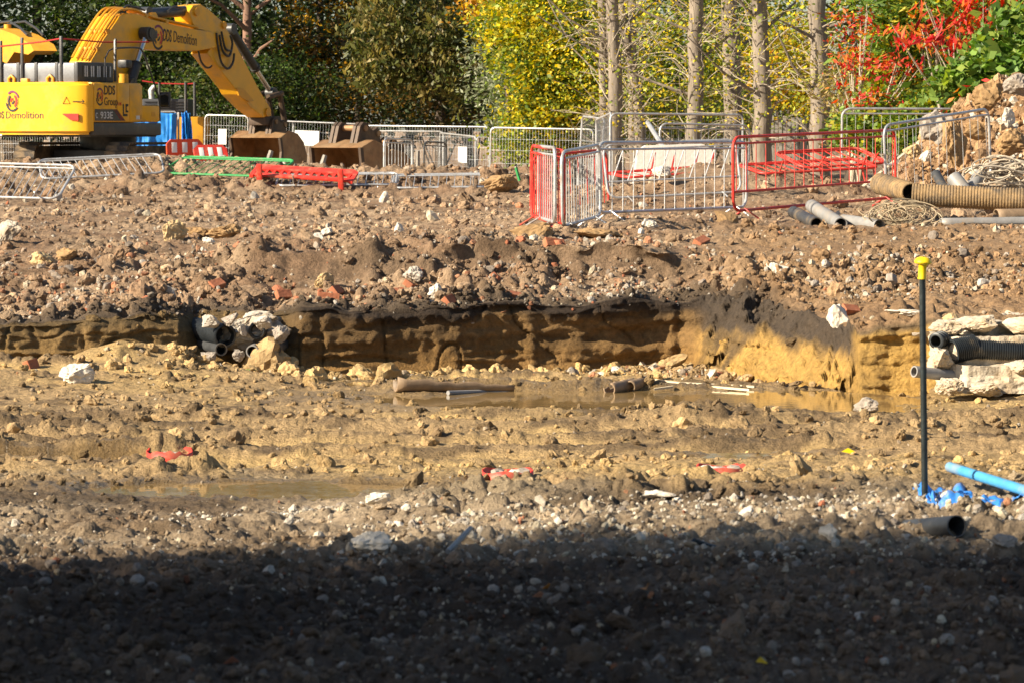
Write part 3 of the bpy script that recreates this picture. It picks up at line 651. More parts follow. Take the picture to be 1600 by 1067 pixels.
def digger_bucket(parent=None, W=1.5, m=M_rust, sc=1.0):
    prof = [(-.52, -.2), (-.12, .0), (.32, -.06), (.62, -.26), (.8, -.58), (.8, -.92), (.62, -1.22), (.28, -1.4), (-.2, -1.47), (-.62, -1.45)]
    prof = [(a * sc, b * sc) for a, b in prof]; h = W / 2; sh = MB(); k = len(prof)
    inn = [(a * .95 - .0, b * .965 - .018) for a, b in prof]
    vs = [(a, -h, b) for a, b in prof] + [(a, h, b) for a, b in prof] + [(a, -h, b) for a, b in inn] + [(a, h, b) for a, b in inn]; fs = []
    for i in range(k - 1): fs += [(i, i + 1, i + 1 + k, i + k), (2 * k + i, 2 * k + i + k, 2 * k + i + 1 + k, 2 * k + i + 1)]
    fs += [(0, k, 3 * k, 2 * k), (k - 1, 3 * k - 1, 4 * k - 1, 2 * k - 1)]
    sh.add(vs, fs); shell = sh.build('bucket_shell', m, parent)
    sp = [(-.52 * sc, -.2 * sc), (-.42 * sc, -.55 * sc), (-.48 * sc, -1.0 * sc), (-.62 * sc, -1.45 * sc)]
    for y in (-h, h):
        MB().prism(prof + sp[::-1][1:-1], y - .022, y + .022).build('side_plate', m, parent, False)
        MB().prism([(-.56 * sc, -.2 * sc), (-.46 * sc, -.2 * sc), (-.36 * sc, -.55 * sc), (-.42 * sc, -1.0 * sc), (-.55 * sc, -1.4 * sc), (-.66 * sc, -1.43 * sc), (-.53 * sc, -1.0 * sc), (-.46 * sc, -.55 * sc)], y - .034, y + .034).build('wear_edge', M_rustd, parent, False)
    for y in (-.33 * sc, .17 * sc):
        e = MB(); pf = [(-.3, -.1), (-.22, .25), (-.12, .34), (.0, .34), (.1, .26), (.22, .22), (.36, .3), (.46, .22), (.46, .06), (.4, -.1)]
        e.prism([(a * sc, b * sc) for a, b in pf], y, y + .07 * sc); e.prism([(a * sc, b * sc) for a, b in pf], y + .1 * sc, y + .17 * sc); e.build('ear', M_rustd, parent, False)
    for a, b in ((-.06, .23), (.38, .18)): MB().tube([(a * sc, -.36 * sc, b * sc), (a * sc, .37 * sc, b * sc)], .06 * sc, 12).build('pin', M_rust, parent)
    for i in range(5):
        y = -h * .86 + i * h * .43; MB().prism([(-.6 * sc, -1.42 * sc), (-.82 * sc, -1.475 * sc), (-.6 * sc, -1.5 * sc)], y - .06, y + .06).build('tooth', M_rustd, parent, False)
    return shell

E = Machine('excavator', 'big yellow excavator with raised boom, lettered flank and bucket on the ground', 'excavator', 170, 86, .0, .46)
R_ = E.root
under = Matrix.Rotation(math.atan2(.95, .3) - math.atan2(E.f.y, E.f.x), 4, 'Z')
for y in (-1.3, 1.3): track(R_, y, mw=under)
u_ = MB().box(-1.3, 1.3, -1.0, 1.0, .35, .8, .05); u_.tube([(0, 0, .75), (0, 0, 1.16)], .75, 24); u_.build('undercarriage', M_blk, R_, True, under)
slab([(-2.84, -1.42), (.25, -1.42), (.4, -1.2), (1.7, 0), (1.7, 1.4), (-2.84, 1.4)], 1.14, 1.36, .03).build('deck', M_blk, R_)
cwp = [(-2.86, -1.53), (-2.97, -1.52), (-3.08, -1.43), (-3.18, -1.22), (-3.28, -.7), (-3.32, 0), (-3.28, .7), (-3.18, 1.22), (-3.08, 1.43), (-2.97, 1.52), (-2.86, 1.53)]
cw = slab(cwp, 1.2, 2.56, .09).build('counterweight', M_yel, R_)
MB().box(-2.16, .95 - .62, -1.5, -1.3, 1.52, 2.55, .03).build('engine_cover', M_yel, R_)
# flank doors, each proud of the cover
fl = -1.53
dr = MB().box(-2.12, -.98, fl, fl + .06, 1.55, 2.53, .02).build('flank_door', M_yel, R_); d2 = MB().box(-.95, -.32, fl, fl + .06, 1.55, 2.53, .02).build('flank_door', M_yel, R_)
d3 = MB().box(-.29, .36, fl + .01, fl + .06, 1.55, 2.5, .02).build('flank_door', M_yel, R_)
MB().box(-2.13, 1.32, fl - .01, -1.3, 1.18, 1.51, .04).build('side_skirt', M_char, R_)
tk = MB().box(.39, 1.3, -1.5, -.4, 1.53, 1.97, .05).build('fuel_tank', M_yel, R_)
MB().box(.85, 1.05, -1.506, -1.5, 1.68, 1.8, .0).build('tank_plate', M_yel2, tk, False)
MB().box(-2.1, .35, -1.25, 1.4, 1.4, 2.54, .02).build('engine_bay', M_blk, R_)
sp_ = MB().prism([(-2.1, 1.56), (-.55, 1.56), (-.98, 1.86), (-2.1, 1.86)], fl - .006, fl - .002).build('model_stripe', M_char, dr, False)
for a in (-.78, -.66): MB().prism([(a, 1.57), (a + .07, 1.57), (a - .33, 1.86), (a - .4, 1.86)], fl - .006, fl - .002).build('stripe_accent', M_redp, d2, False)
text('933E', .25, 'model_number', M_wpr, dr, SIDE(-1.82, fl - .009, 1.62), .62); text('C', .2, 'model_number', M_wpr, dr, SIDE(-2.06, fl - .009, 1.63), .1)
text('DDS', .33, 'lettering', M_prt, dr, SIDE(-1.62, fl - .006, 2.24), .55, .006); text('Group', .3, 'lettering', M_prt, dr, SIDE(-1.62, fl - .006, 1.96), .68); text('UK', .12, 'lettering', M_redp, d2, SIDE(-.92, fl - .006, 1.96), .2)
logo(dr, SIDE(-1.84, fl - .004, 2.18), .2)
for bx_ in ((-.68, -.62, 1.72, 2.0), (-.68, -.44, 1.68, 1.74), (-.54, -.40, 1.94, 2.0), (-.54, -.48, 1.78, 1.98), (-.54, -.40, 1.78, 1.83)): MB().box(bx_[0], bx_[1], fl - .006, fl - .002, bx_[2], bx_[3]).build('badge', M_prt, d2, False)
MB().box(.02, .2, fl + .0, fl + .008, 1.6, 1.7).build('data_plate', M_wpr, d3, False)
MB().box(.24, .3, fl + .0, fl + .008, 1.62, 1.72).build('warning_plate', M_yel2, d3, False)
# tail lettering; the tail bows, so each piece is laid on its own tangent
def tail(y, z):
    ks = sorted([(b, a) for a, b in cwp if a < -2.5]); xx = float(np.interp(y, [k[0] for k in ks], [k[1] for k in ks])); x2 = float(np.interp(y - .05, [k[0] for k in ks], [k[1] for k in ks]))
    return frame_m(Vector((xx - .012, y, z)), (x2 - xx, -.05, 0), (-1, 0, 0))
tl = -.0
def tailx(y):
    ks = sorted([(b_, a_) for a_, b_ in cwp if a_ < -2.5]); return float(np.interp(y, [k[0] for k in ks], [k[1] for k in ks]))
for body, ys, wd_, bo in (('DDS', 1.46, .42, .006), ('Demolition', .97, 1.24, 0)):
    tt_ = text(body, .27, 'lettering', M_prt, cw, Matrix(), wd_, bo)
    for v in tt_.data.vertices: yy_ = ys - v.co.x; v.co = Vector((tailx(yy_) - .006 - v.co.z, yy_, 1.62 + v.co.y))
logo(cw, tail(.72, 2.07), .24)
MB().prism([(-.22, -.06), (.24, -.06), (.24, .12), (.02, .1)], 0, .03).build('tail_light', M_redp, cw, False, tail(-1.05, 1.68) @ Matrix.Rotation(math.pi / 2, 4, 'X'))
wt = MB(); wt.tube([(-.1, 0, 0), (.1, 0, 0), (0, .17, 0)], .008, 4, True); wt.tube([(.18, .05, 0), (.5, .05, 0)], .012, 4); wt.tube([(.44, .0, 0), (.5, .05, 0), (.44, .1, 0)], .012, 4); wt.build('warning_sign', M_prt, cw, False, tail(-.95, 2.0))
for y in (.95, -.28):
    MB().tube([(-3.0, y - .08, 2.52), (-3.0, y - .09, 2.66), (-3.0, y, 2.74), (-3.0, y + .09, 2.66), (-3.0, y + .08, 2.52)], .04, 8).build('lifting_eye', M_yel2, cw)
MB().box(-3.2, -3.05, .3, .52, 2.52, 2.66, .03).build('rear_camera', M_yel2, cw)
# the flank pieces closed up against the counterweight
KX = Matrix.Translation((-2.84 + 2.13 * .90, 0, 0)) @ Matrix.Diagonal((.90, 1, 1, 1))
for ch in list(R_.children):
    if ch.name.split('.')[0] in ('engine_cover', 'flank_door', 'side_skirt', 'fuel_tank', 'engine_bay'): ch.matrix_local = KX
# engine guard above the covers
hd = MB().box(-2.62, -1.02, -1.05, 1.45, 2.55, 3.06, .06).build('engine_hood', M_deck, R_)
hd.location.x = -.34
gp = MB(); gp.box(-2.63, -.98, -1.12, -.98, 2.56, 3.08, .05); gp.build('hood_end_frame', M_char, hd)
for i in range(14):
    xx = -2.42 + i * .095; MB().box(xx, xx + .045, -1.13, -1.122, 2.7, 2.98).build('grille_slot', M_wpr if i % 3 else M_blk, hd, False)
for y in (.15, .72, -.5): MB().box(-2.64, -2.6, y, y + .09, 2.56, 3.07, .01).build('hood_strap', M_char, hd)
for i, (x, y, z1, z0) in enumerate(((-2.98, .62, 3.72, 2.5), (-2.96, -.6, 3.74, 2.5), (-2.98, 1.3, 3.65, 2.5))): MB().box(x - .035, x + .035, y - .035, y + .035, z0, z1, .01).build('guard_post', M_blk, R_)
MB().tube([(-3, 1.6, 3.45), (-3, 1.3, 3.5), (-3, .62, 3.55), (-3, 0, 3.6), (-2.98, -.6, 3.68), (-1.5, -.9, 3.62), (.2, -1.2, 3.66)], .02, 6).build('guard_rope', M_rope, R_)
hp = E.pts([(180, 128), (180, 64), (181, 62)], 1.3); MB().tube(hp, .04, 6).build('guard_post', M_blk, R_)
MB().tube(smooth(E.pts([(181, 76), (212, 75), (222, 80), (232, 105), (246, 146), (249, 160), (250, 190)], 1.35)), .025, 6).build('handrail', M_blk, R_)
MB().tube(E.pts([(165, 130), (164, 92), (170, 80), (178, 76)], 1.2), .02, 6).build('handrail', M_blk, R_)
ml = E.pts([(248, 150), (258, 147)], 1.35); MB().tube(ml, .02, 6).build('mirror_arm', M_blk, R_)
mc = E.pts([(259, 156)], 1.35)[0]; mo = MB().box(mc.x - .06, mc.x + .02, mc.y - .17, mc.y + .17, mc.z - .22, mc.z + .2, .04).build('mirror', M_char, R_); MB().box(mc.x - .068, mc.x - .062, mc.y - .13, mc.y + .13, mc.z - .18, mc.z + .16).build('mirror_glass', M_mir, mo, False)
fz = E.pts([(193, 122)], .9)[0]; MB().tube([fz - Vector((0, 0, .2)), fz + Vector((0, 0, .1))], .13, 14).build('filler_neck', M_yel2, R_)
fq = E.pts([(195, 101)], .9)[0]; MB().box(fq.x - .15, fq.x + .15, fq.y - .15, fq.y + .15, fq.z - .1, fq.z + .12, .06).build('work_lamp', M_blk, R_)
# cab on the far side
cb = MB(); 
for (x, y) in ((.1, .55), (.1, 1.5), (1.75, .55), (1.55, 1.5)): cb.box(x - .06, x + .06, y - .06, y + .06, 1.36, 3.05, .02)
cb.box(.0, 1.8, .5, 1.55, 2.98, 3.14, .05); cb.box(0, 1.85, .5, 1.55, 1.36, 1.95, .04); cab = cb.build('cab', M_char, R_); MB().box(.06, 1.7, .53, 1.52, 1.95, 2.98).build('cab_glass', M_glass, cab, False)
# boom
o_ = .36
bpoly = [E.bp(a, b, o_) for a, b in ((172, 150), (150, 126), (143, 97), (164, 60), (187, 26), (200, 21), (215, 22), (240, 32), (304, 46), (330, 50), (345, 58), (347, 69), (338, 75), (311, 80), (260, 79), (225, 78), (214, 86), (206, 110), (198, 140))]
bb = MB().prism(bpoly, -o_, o_); boom = bb.build('boom', M_yel, R_, False)
md = boom.modifiers.new('edge', 'BEVEL'); md.width = .025; md.segments = 2; md.limit_method = 'ANGLE'
tx, tz_ = E.bp(256, 67, o_); ang = math.radians(-4)
TB = lambda px, py: (lambda q: frame_m(Vector((q[0], -o_ - .004, q[1])), (math.cos(ang), 0, math.sin(ang)), (0, -1, 0)))(E.bp(px, py, o_))
text('DDS', .46, 'lettering', M_prt, boom, TB(255, 64), .40, .008); text('Demolition', .44, 'lettering', M_prt, boom, TB(271, 66), 1.16)
logo(boom, TB(247, 59), .3)
for k, yy in enumerate((-.30, -.2, -.1, .05, .2)):      # hydraulic lines along the back of the boom
    q = E.pts([(142 - 2, 95), (163 - 2, 57), (185, 22), (200, 17), (216, 18), (240, 28), (290, 40), (312, 45)], o_)
    MB().tube(smooth([Vector((p.x, yy, p.z + .03 + .012 * k)) for p in q]), .032, 6).build('hydraulic_line', M_yel2, boom)
for pxy in ((155, 78), (170, 50), (230, 26), (262, 36)):
    q = E.bp(*pxy, o_); MB().box(q[0] - .06, q[0] + .06, -.36, .3, q[1] - .06, q[1] + .07, .01).build('line_clamp', M_yel2, boom)
def cyl(name, a, b, y, rb, rr, split, mb_=M_char, mr_=M_chrome):
    a = Vector((a[0], y, a[1])); b = Vector((b[0], y, b[1])); c = a.lerp(b, split)
    o = MB().tube([a, c], rb, 16).build(name, mb_, R_); MB().tube([c.lerp(a, .02), b], rr, 12).build('rod', mr_, o); MB().tube([c.lerp(a, .05), c], rb * 1.15, 16).build('gland', M_blk, o)
    for p in (a, b): MB().tube([p - Vector((0, .13, 0)), p + Vector((0, .13, 0))], rb * 1.25, 14).build('cylinder_eye', mb_, o)
for y in (-.52, .52): cyl('boom_cylinder', (lambda q: (q[0], q[1]))(E.bp(203, 133, -y if y < 0 else o_)), E.bp(223, 53, o_ + .05), y, .14, .075, .42, M_blk)
q = E.bp(223, 53, o_); MB().tube([(q[0], -.68, q[1]), (q[0], .68, q[1])], .15, 16).build('boom_pin', M_blk, boom)
for (a, b) in ((238, 55), (234, 60)):
    q = E.bp(a, b, o_); MB().box(q[0] - .12, q[0] + .12, -o_ - .1, -o_, q[1] - .1, q[1] + .1, .03).build('pin_boss', M_blk, boom)
cyl('arm_cylinder', E.bp(228, 22, 0), E.bp(306, 17, 0), 0, .15, .085, .83)
MB().prism([E.bp(a, b, 0) for a, b in ((222, 34), (226, 20), (234, 20), (242, 36))], -.2, .2).build('cylinder_bracket', M_yel, boom, False)
# arm
oa = .28
apoly = [E.bp(a, b, oa) for a, b in ((296, 18), (302, 9), (314, 7), (326, 15), (351, 37), (354, 45), (364, 62), (405, 140), (424, 172), (424, 182), (412, 184), (396, 172), (372, 148), (368, 140), (324, 84), (330, 74), (338, 66), (333, 56), (318, 48), (306, 46), (300, 34))]
arm = MB().prism(apoly, -oa, oa).build('arm', M_yel, R_, False); md = arm.modifiers.new('edge', 'BEVEL'); md.width = .02; md.segments = 2; md.limit_method = 'ANGLE'
for (a, b, r) in ((339, 67, .13), (306, 19, .12), (349, 40, .1), (417, 176, .12)):
    q = E.bp(a, b, oa); MB().tube([(q[0], -oa - .06, q[1]), (q[0], oa + .06, q[1])], r, 16).build('arm_pin', M_yel2, arm)
q = [E.bp(a, b, oa) for a, b in ((368, 138), (378, 138), (395, 158), (388, 160), (372, 150))]; MB().prism(q, -oa - .04, -oa + .02).build('arm_lug', M_yel2, arm, False)
cyl('bucket_cylinder', E.bp(360, 46, 0), E.bp(424, 146, 0), 0, .13, .075, .62, M_blk)
for y in (-.3, .3):
    a, b, c = E.bp(405, 152, 0), E.bp(427, 146, 0), E.bp(436, 196, 0)
    MB().tube([(a[0], y, a[1]), (b[0], y, b[1])], .075, 8).build('link_arm', M_rustd, R_); MB().tube([(b[0], y * .7, b[1]), (c[0], y * .7, c[1])], .085, 8).build('link_arm', M_rustd, R_)
for hs in ([(338, 52), (341, 75), (346, 98), (356, 108), (364, 98), (366, 84)], [(343, 55), (348, 80), (358, 88), (363, 70), (360, 56)], [(346, 50), (352, 76), (361, 80)]):
    MB().tube(smooth(E.pts(hs, oa + .1)), .035, 6).build('hose', M_blk, R_)
MB().tube(smooth(E.pts([(310, 80), (314, 96), (322, 106), (330, 104), (334, 92)], .1)), .03, 6).build('hose', M_blk, R_)
for hs in ([(188, 22), (197, 10), (210, 12), (226, 17)], [(192, 24), (203, 12), (220, 14)], [(262, 18), (272, 11), (285, 14)]): MB().tube(smooth(E.pts(hs, .2)), .03, 6).build('hose', M_blk, R_)
# quick hitch and bucket
hx, hz = E.bp(416, 190, 0)
MB().box(hx - .5, hx + .35, -.3, .3, hz - .12, hz + .14, .05).build('quick_hitch', M_rustd, R_)
bk = bpy.data.objects.new('bucket', None); COL.objects.link(bk); bk.parent = R_; bk.matrix_local = Matrix.Translation((hx - .02, 0, hz - .28)) @ Matrix.Rotation(.05, 4, 'Y')
digger_bucket(bk, 1.68, sc=1.14)

# the machine behind it: only its arched boom and rail show
E2 = Machine('excavator', 'second yellow excavator behind the first, only its arched boom showing', 'excavator', 60, 99, 0, -.35)
bq = [E2.bp(a, b, 0) for a, b in ((-70, 130), (-64, 98), (-30, 56), (-6, 46), (14, 45), (42, 55), (66, 70), (71, 80), (62, 86), (40, 82), (28, 100), (12, 92), (-6, 90), (-30, 110))]
b2 = MB().prism(bq, -.36, .36).build('boom', M_yel2, E2.root, False)
for yy in (-.4, .1): MB().tube([Vector((*(lambda q: (q[0], yy))(E2.bp(a, b, 0)), E2.bp(a, b, 0)[1])) for a, b in ((-20, 44), (4, 36), (20, 34), (36, 44), (48, 56))], .04, 6).build('hose', M_blk, b2)
MB().tube([Vector((E2.bp(12, 46, 0)[0], 0, E2.bp(12, 46, 0)[1] - .2)), Vector((E2.bp(12, 46, 0)[0], 0, E2.bp(12, 46, 0)[1] + .15))], .12, 10).build('lifting_lug', M_yel2, b2)
for y in (-1.25, 1.25): track(E2.root, y)
slab(cwp, 1.2, 2.4, .08).build('counterweight', M_yel2, E2.root); MB().box(-2.1, 1.4, -1.4, 1.4, 1.15, 2.5, .05).build('body', M_char, E2.root)
zq = MB().box(-1.9, -.2, -1.2, 1.2, 2.5, 3.3, .06).build('engine_hood', M_char, E2.root); MB().box(-.1, 1.5, .3, 1.3, 1.4, 3.2, .06).build('cab', M_char, E2.root)
# a third machine to the right of it
E3 = Machine('excavator', 'parked yellow machine with dark engine cover and exhaust behind the blue sheet', 'excavator', 262, 98.5, 0, .3)
def e3box(p0, p1, dep, m, nm, bev=.04):
    a = P(*p0, 97.0); b = P(*p1, 97.0); o = MB().box(a.x, b.x, 97.0, 97.0 + dep, b.z, a.z, bev).build(nm, m, E3.root, True, E3.root.matrix_world.inverted()); return o
h3 = e3box((222, 155), (294, 183), 2.6, M_char, 'engine_hood'); e3box((218, 183), (318, 248), 2.2, M_yel2, 'body')
for i in range(5): 
    a = P(226, 159 + i * 4.5, 97.0); b = P(290, 160.5 + i * 4.5, 97.0); MB().box(a.x, b.x, 96.97, 97.0, b.z, a.z).build('cover_rib', M_blk, h3, False)
for pxx, yt in ((249, 130), (290, 129), (304, 129)): a = P(pxx, yt, 96.8); b = P(pxx, 182, 96.8); MB().tube([a, b], .045, 6).build('guard_post', M_blk, E3.root, True, E3.root.matrix_world.inverted())
MB().tube([P(222, 127, 96.8), P(249, 131, 96.8), P(290, 132, 96.8), P(304, 131, 96.8)], .02, 6).build('guard_rope', M_rope, E3.root, True, E3.root.matrix_world.inverted())
MB().tube([P(237, 156, 97.4), P(236, 142, 97.4), P(240, 137, 97.4), P(244, 136, 97.4)], .09, 10).build('exhaust_pipe', M_steel, E3.root, True, E3.root.matrix_world.inverted())
for y in (-1.2, 1.2): track(E3.root, y)

# loose buckets on the ground
def loose_bucket(label, px, py_top, d, rot, W, sc, m):
    p = P(px, py_top, d); zb = zg(p.x, d); rt = empty('digger_bucket', label, 'bucket', Matrix.Translation((p.x, d, p.z)) @ Matrix.Rotation(rot, 4, 'Z') @ Matrix.Rotation(.12, 4, 'Y')); digger_bucket(rt, W, m, sc); return rt
loose_bucket('rusty digger bucket lying on the ground right of the excavator arm', 550, 220, 77, 1.0, 1.45, 1.25, M_rust)
loose_bucket('narrow rusty bucket half hidden behind the other loose bucket', 605, 234, 80, .75, .7, .8, M_rust)

# ================================================================== barriers and fences
BARC = {}
def barrier(name, label, pL, pR, m, lean=0.0, n=15, slant=0.0, H=1.05, Lg=None, group=None, feet=True, cat='barrier', br=.0075, fr=.0215, mid=False, roll=None, zlow=.12):
    pL, pR = Vector(pL), Vector(pR); Lb = (pR - pL).length; xa = (pR - pL).normalized()
    up = Vector((0, 0, 1)); up = (up - xa * up.dot(xa)).normalized(); up = Matrix.Rotation(-lean, 3, xa) @ up
    mw = frame_m(pL, xa, up); rt = empty(name, label, cat, mw, group); rr = .16; pth = []
    for cx, cz, a0 in ((Lb - rr, H - rr, 0), (rr, H - rr, 90), (rr, zlow + rr, 180), (Lb - rr, zlow + rr, 270)):
        for i in range(6): a = math.radians(a0 + i * 18); pth.append((cx + rr * math.cos(a), 0, cz + rr * math.sin(a)))
    MB().tube(pth, fr, 8, True).build('frame', m, rt)
    if mid: MB().tube([(.02, 0, zlow + .26), (Lb - .02, 0, zlow + .26)], fr * .8, 8).build('rail', m, rt)
    MB().tube([(.03, 0, H - .09), (Lb - .03, 0, H - .09)], fr * .7, 8).build('rail', m, rt)
    zb = zlow + (.26 if mid else 0)
    bmsh = MB().tube([(0, 0, zb), (slant, 0, H - .09)], br, 6).mesh('bar', True); bmsh.materials.append(m)
    for i in range(n):
        x = .09 + (Lb - .18 - abs(slant)) * i / (n - 1); b = link('bar', bmsh, None, rt); b.location = (x, 0, 0)
    if feet:
        for x in (.32, Lb - .32):
            MB().tube([(x, -.22, .0), (x, -.2, .02), (x, 0, zlow + .02), (x, .2, .02), (x, .22, .0)], fr * .6, 8).build('foot', m, rt)
    return rt
def foot(px, py, d): return P(px, py, d)
barrier('crowd_barrier', 'silver steel barrier standing at the front of the enclosure', hit(934, 347, 40, 60), hit(1166, 337, 40, 60), M_steel)
barrier('crowd_barrier', 'silver barrier with slanted bars leaning just behind the front silver one', P(952, 322, 50.2), P(1160, 312, 50.8), M_steel, lean=.25, n=8, slant=.24, H=.98, mid=True, br=.011, fr=.019)
barrier('crowd_barrier', 'red steel barrier standing at the right of the enclosure beside the pipe pile', hit(1146, 344, 40, 60), hit(1399, 332, 40, 60, .1), M_red, n=18, mid=True, H=1.13)
barrier('crowd_barrier', 'red barrier at the left corner of the enclosure seen almost edge on', hit(830, 352, 40, 60), hit(881, 368, 40, 60), M_red, n=15)
barrier('crowd_barrier', 'grey barrier seen edge on between two red ones at the left corner', hit(842, 354, 40, 60), hit(867, 363, 40, 60), M_steel, n=8)
barrier('crowd_barrier', 'silver barrier at the left corner turned away from the red one', hit(879, 369, 40, 60), hit(938, 352, 40, 60), M_steel, n=15)
barrier('crowd_barrier', 'red barrier behind the left corner of the enclosure', P(836, 350, 50.3), P(952, 336, 51.4), M_red, n=9)
barrier('crowd_barrier', 'silver barrier leaning on the rubble heap at the right', P(1386, 322, 47.0), P(1549, 290, 49.2), M_steel, n=13, H=1.18, feet=False, br=.005)
barrier('crowd_barrier', 'grey barrier standing behind the red one before the autumn bushes', P(1315, 268, 57.5), P(1532, 268, 58.0), M_steel, n=16, H=1.12, feet=False, br=.004)
barrier('crowd_barrier', 'grey barrier behind the concrete block at the foot of the poplars', P(1030, 268, 64), P(1170, 270, 65), M_steel, n=12, H=.95, feet=False, br=.005)
gL = lambda px, d, dz=.0: G(px, d) + Vector((0, 0, dz))
barrier('crowd_barrier', 'red barrier lying flat on the mound behind the red standing barrier', P(1196, 274, 52.2), P(1380, 264, 53.0), M_red, lean=1.42, n=12, feet=True)
barrier('crowd_barrier', 'second red barrier fallen across the mound near the concrete block', P(985, 279, 52.4), P(1180, 266, 53.2), M_red, lean=1.5, n=9, feet=False)
barrier('crowd_barrier', 'red barrier tipped on top of the flat red one by the fence boards', P(1262, 266, 52.8), P(1395, 258, 53.6), M_red, lean=1.3, n=8, feet=True)
barrier('crowd_barrier', 'silver barrier fallen on the slope at the left edge', hit(-120, 312, 50, 66), hit(86, 318, 50, 66), M_steel, lean=.95, n=19)
barrier('crowd_barrier', 'silver barrier lying on the ridge below the excavator tracks', hit(66, 284, 50, 66), hit(258, 274, 50, 66), M_steel, lean=1.2, n=15, slant=-.12)
barrier('crowd_barrier', 'green barrier lying on the ridge beside the silver one', hit(244, 274, 50, 66), hit(420, 280, 50, 66), M_grn, lean=1.25, n=14)
barrier('crowd_barrier', 'silver barrier lying flat right under the red plastic one', hit(430, 293, 50, 66), hit(618, 291, 50, 66), M_steel, lean=1.36, n=14)
barrier('crowd_barrier', 'silver barrier lying at the right end of the ridge row', hit(612, 297, 50, 66), hit(768, 295, 50, 66), M_steel, lean=1.33, n=12)
barrier('crowd_barrier', 'grey barrier standing behind the loose buckets', P(600, 292, 70), P(644, 292, 72), M_steel, n=9)
barrier('crowd_barrier', 'dark bent barrier standing before the far mesh fence', P(662, 292, 75), P(697, 293, 76), M_ppd, n=7)

def plastic_barrier(label, pL, pR, m, lean, H=1.0, banded=True):
    pL, pR = Vector(pL), Vector(pR); Lb = (pR - pL).length; xa = (pR - pL).normalized(); up = Vector((0, 0, 1)); up = (up - xa * up.dot(xa)).normalized(); up = Matrix.Rotation(-lean, 3, xa) @ up
    rt = empty('plastic_barrier', label, 'barrier', frame_m(pL, xa, up))
    c = MB().prism([(0, .06), (0, H - .1), (.1, H), (Lb - .1, H), (Lb, H - .1), (Lb, .06), (Lb - .07, .06), (Lb - .07, H * .62), (.07, H * .62), (.07, .06)], -.025, .025).build('frame', m, rt, False)
    MB().box(.07, Lb - .07, -.022, .022, .1, .22, .01).build('rail', m, rt)
    nb = max(5, int(Lb / .14)); sm = MB().box(-.022, .022, -.018, .018, .2, H * .63).mesh('slat'); sm.materials.append(m)
    for i in range(nb): o = link('slat', sm, None, rt); o.location = (.12 + (Lb - .24) * i / (nb - 1), 0, 0)
    if banded:
        k = 5
        for i in range(k):
            if i % 2 == 0: x0 = .12 + (Lb - .24) * i / k; MB().box(x0, x0 + (Lb - .24) / k, -.03, .03, H * .7, H * .93, .004).build('reflective_patch', M_wht, rt)
    for x in (.2, Lb - .2): MB().box(x - .05, x + .05, -.25, .25, 0, .07, .02).build('foot', m, rt)
    return rt
plastic_barrier('red and white plastic barrier standing between the blue sheet and the bucket', P(262, 288, 72), P(318, 287, 72.4), M_opl, .05)
plastic_barrier('red and white plastic barrier leaning beside the excavator bucket', P(312, 290, 71.0), P(364, 289, 71.3), M_rpl, .5)
rb = plastic_barrier('bright red plastic barrier lying on the ridge with square openings', hit(388, 290, 48, 66, .14), hit(549, 300, 48, 66, .14), M_rpl, 1.22, .62, False)

FM = {}
def fence_mesh(Lb, H):
    mb = MB(); r = .0028
    def wire(a, b): 
        a, b = Vector(a), Vector(b); mb.tube([a, b], r, 3, caps=False)
    n = int(Lb / .085)
    for i in range(1, n): wire((Lb * i / n, 0, .05), (Lb * i / n, 0, H - .03))
    for z in (.35, .7, 1.05, 1.4, 1.7): wire((.03, 0, z * H / 2), (Lb - .03, 0, z * H / 2))
    return mb
def fence(label, pxL, ytL, dL, pxR, ytR, dR, H=2.0, lean=0, group=None, notice=None, m=M_steel, mesh=True):
    a, b = P(pxL, ytL, dL), P(pxR, ytR, dR); a.z -= H; b.z -= H; Lb = (b - a).length; xa = (b - a).normalized()
    up = Vector((0, 0, 1)); up = (up - xa * up.dot(xa)).normalized(); up = Matrix.Rotation(-lean, 3, xa) @ up
    rt = empty('mesh_fence_panel', label, 'fence', frame_m(a, xa, up), group); rr = .13; pth = [(0, 0, 0)]
    for cx, a0 in ((rr, 180), (Lb - rr, 90)):
        for i in range(6): q = math.radians(a0 - i * 18); pth.append((cx + rr * math.cos(q), 0, H - rr + rr * math.sin(q)))
    pth.append((Lb, 0, 0)); MB().tube(pth, .024, 8).build('frame', m, rt); MB().tube([(0, 0, .12), (Lb, 0, .12)], .018, 6).build('bottom_rail', m, rt)
    if mesh: tag(fence_mesh(Lb, H).build('wire_mesh', M_wire, rt, False), kind='stuff')
    if notice:
        x0, x1, z0, z1 = notice; MB().box(x0, x1, -.035, -.025, z0, z1).build('notice', M_wht, rt, False)
    for x in (0, Lb): MB().box(x - .12, x + .12, -.33, .33, -.12, .02, .03).build('foot_block', M_blk, rt)
    return rt
FG = 'mesh fence along the trees'
fence('mesh fence panel with a white notice left of the excavator bucket', 318, 180, 94.5, 385, 182, 94, notice=(.45, .72, 1.15, 1.6))
fence('narrow view of a mesh fence panel behind the excavator arm', 386, 183, 95, 452, 190, 96)
fence('mesh fence panel carrying a wide pale board behind the two buckets', 440, 190, 95.5, 572, 195, 95, notice=(.35, 1.1, 1.3, 1.75))
fence('long mesh fence panel with a small white notice in its right half', 564, 197, 94.5, 763, 199, 93, notice=(3.1, 3.38, .95, 1.42))
fence('mesh fence panel before the yellow tree, left of the red corner', 765, 200, 86, 925, 203, 85)
fence('far mesh fence panel seen through the long one, left half', 575, 205, 101, 692, 206, 100.5)
fence('far mesh fence panel standing at an angle behind the long one', 686, 208, 100, 742, 214, 97)
fence('far mesh fence panel seen through the long one near its notice', 742, 214, 101, 860, 218, 102)
fence('leaning mesh fence panel left of the poplars', 902, 182, 71, 936, 186, 69, H=1.75, lean=.06)
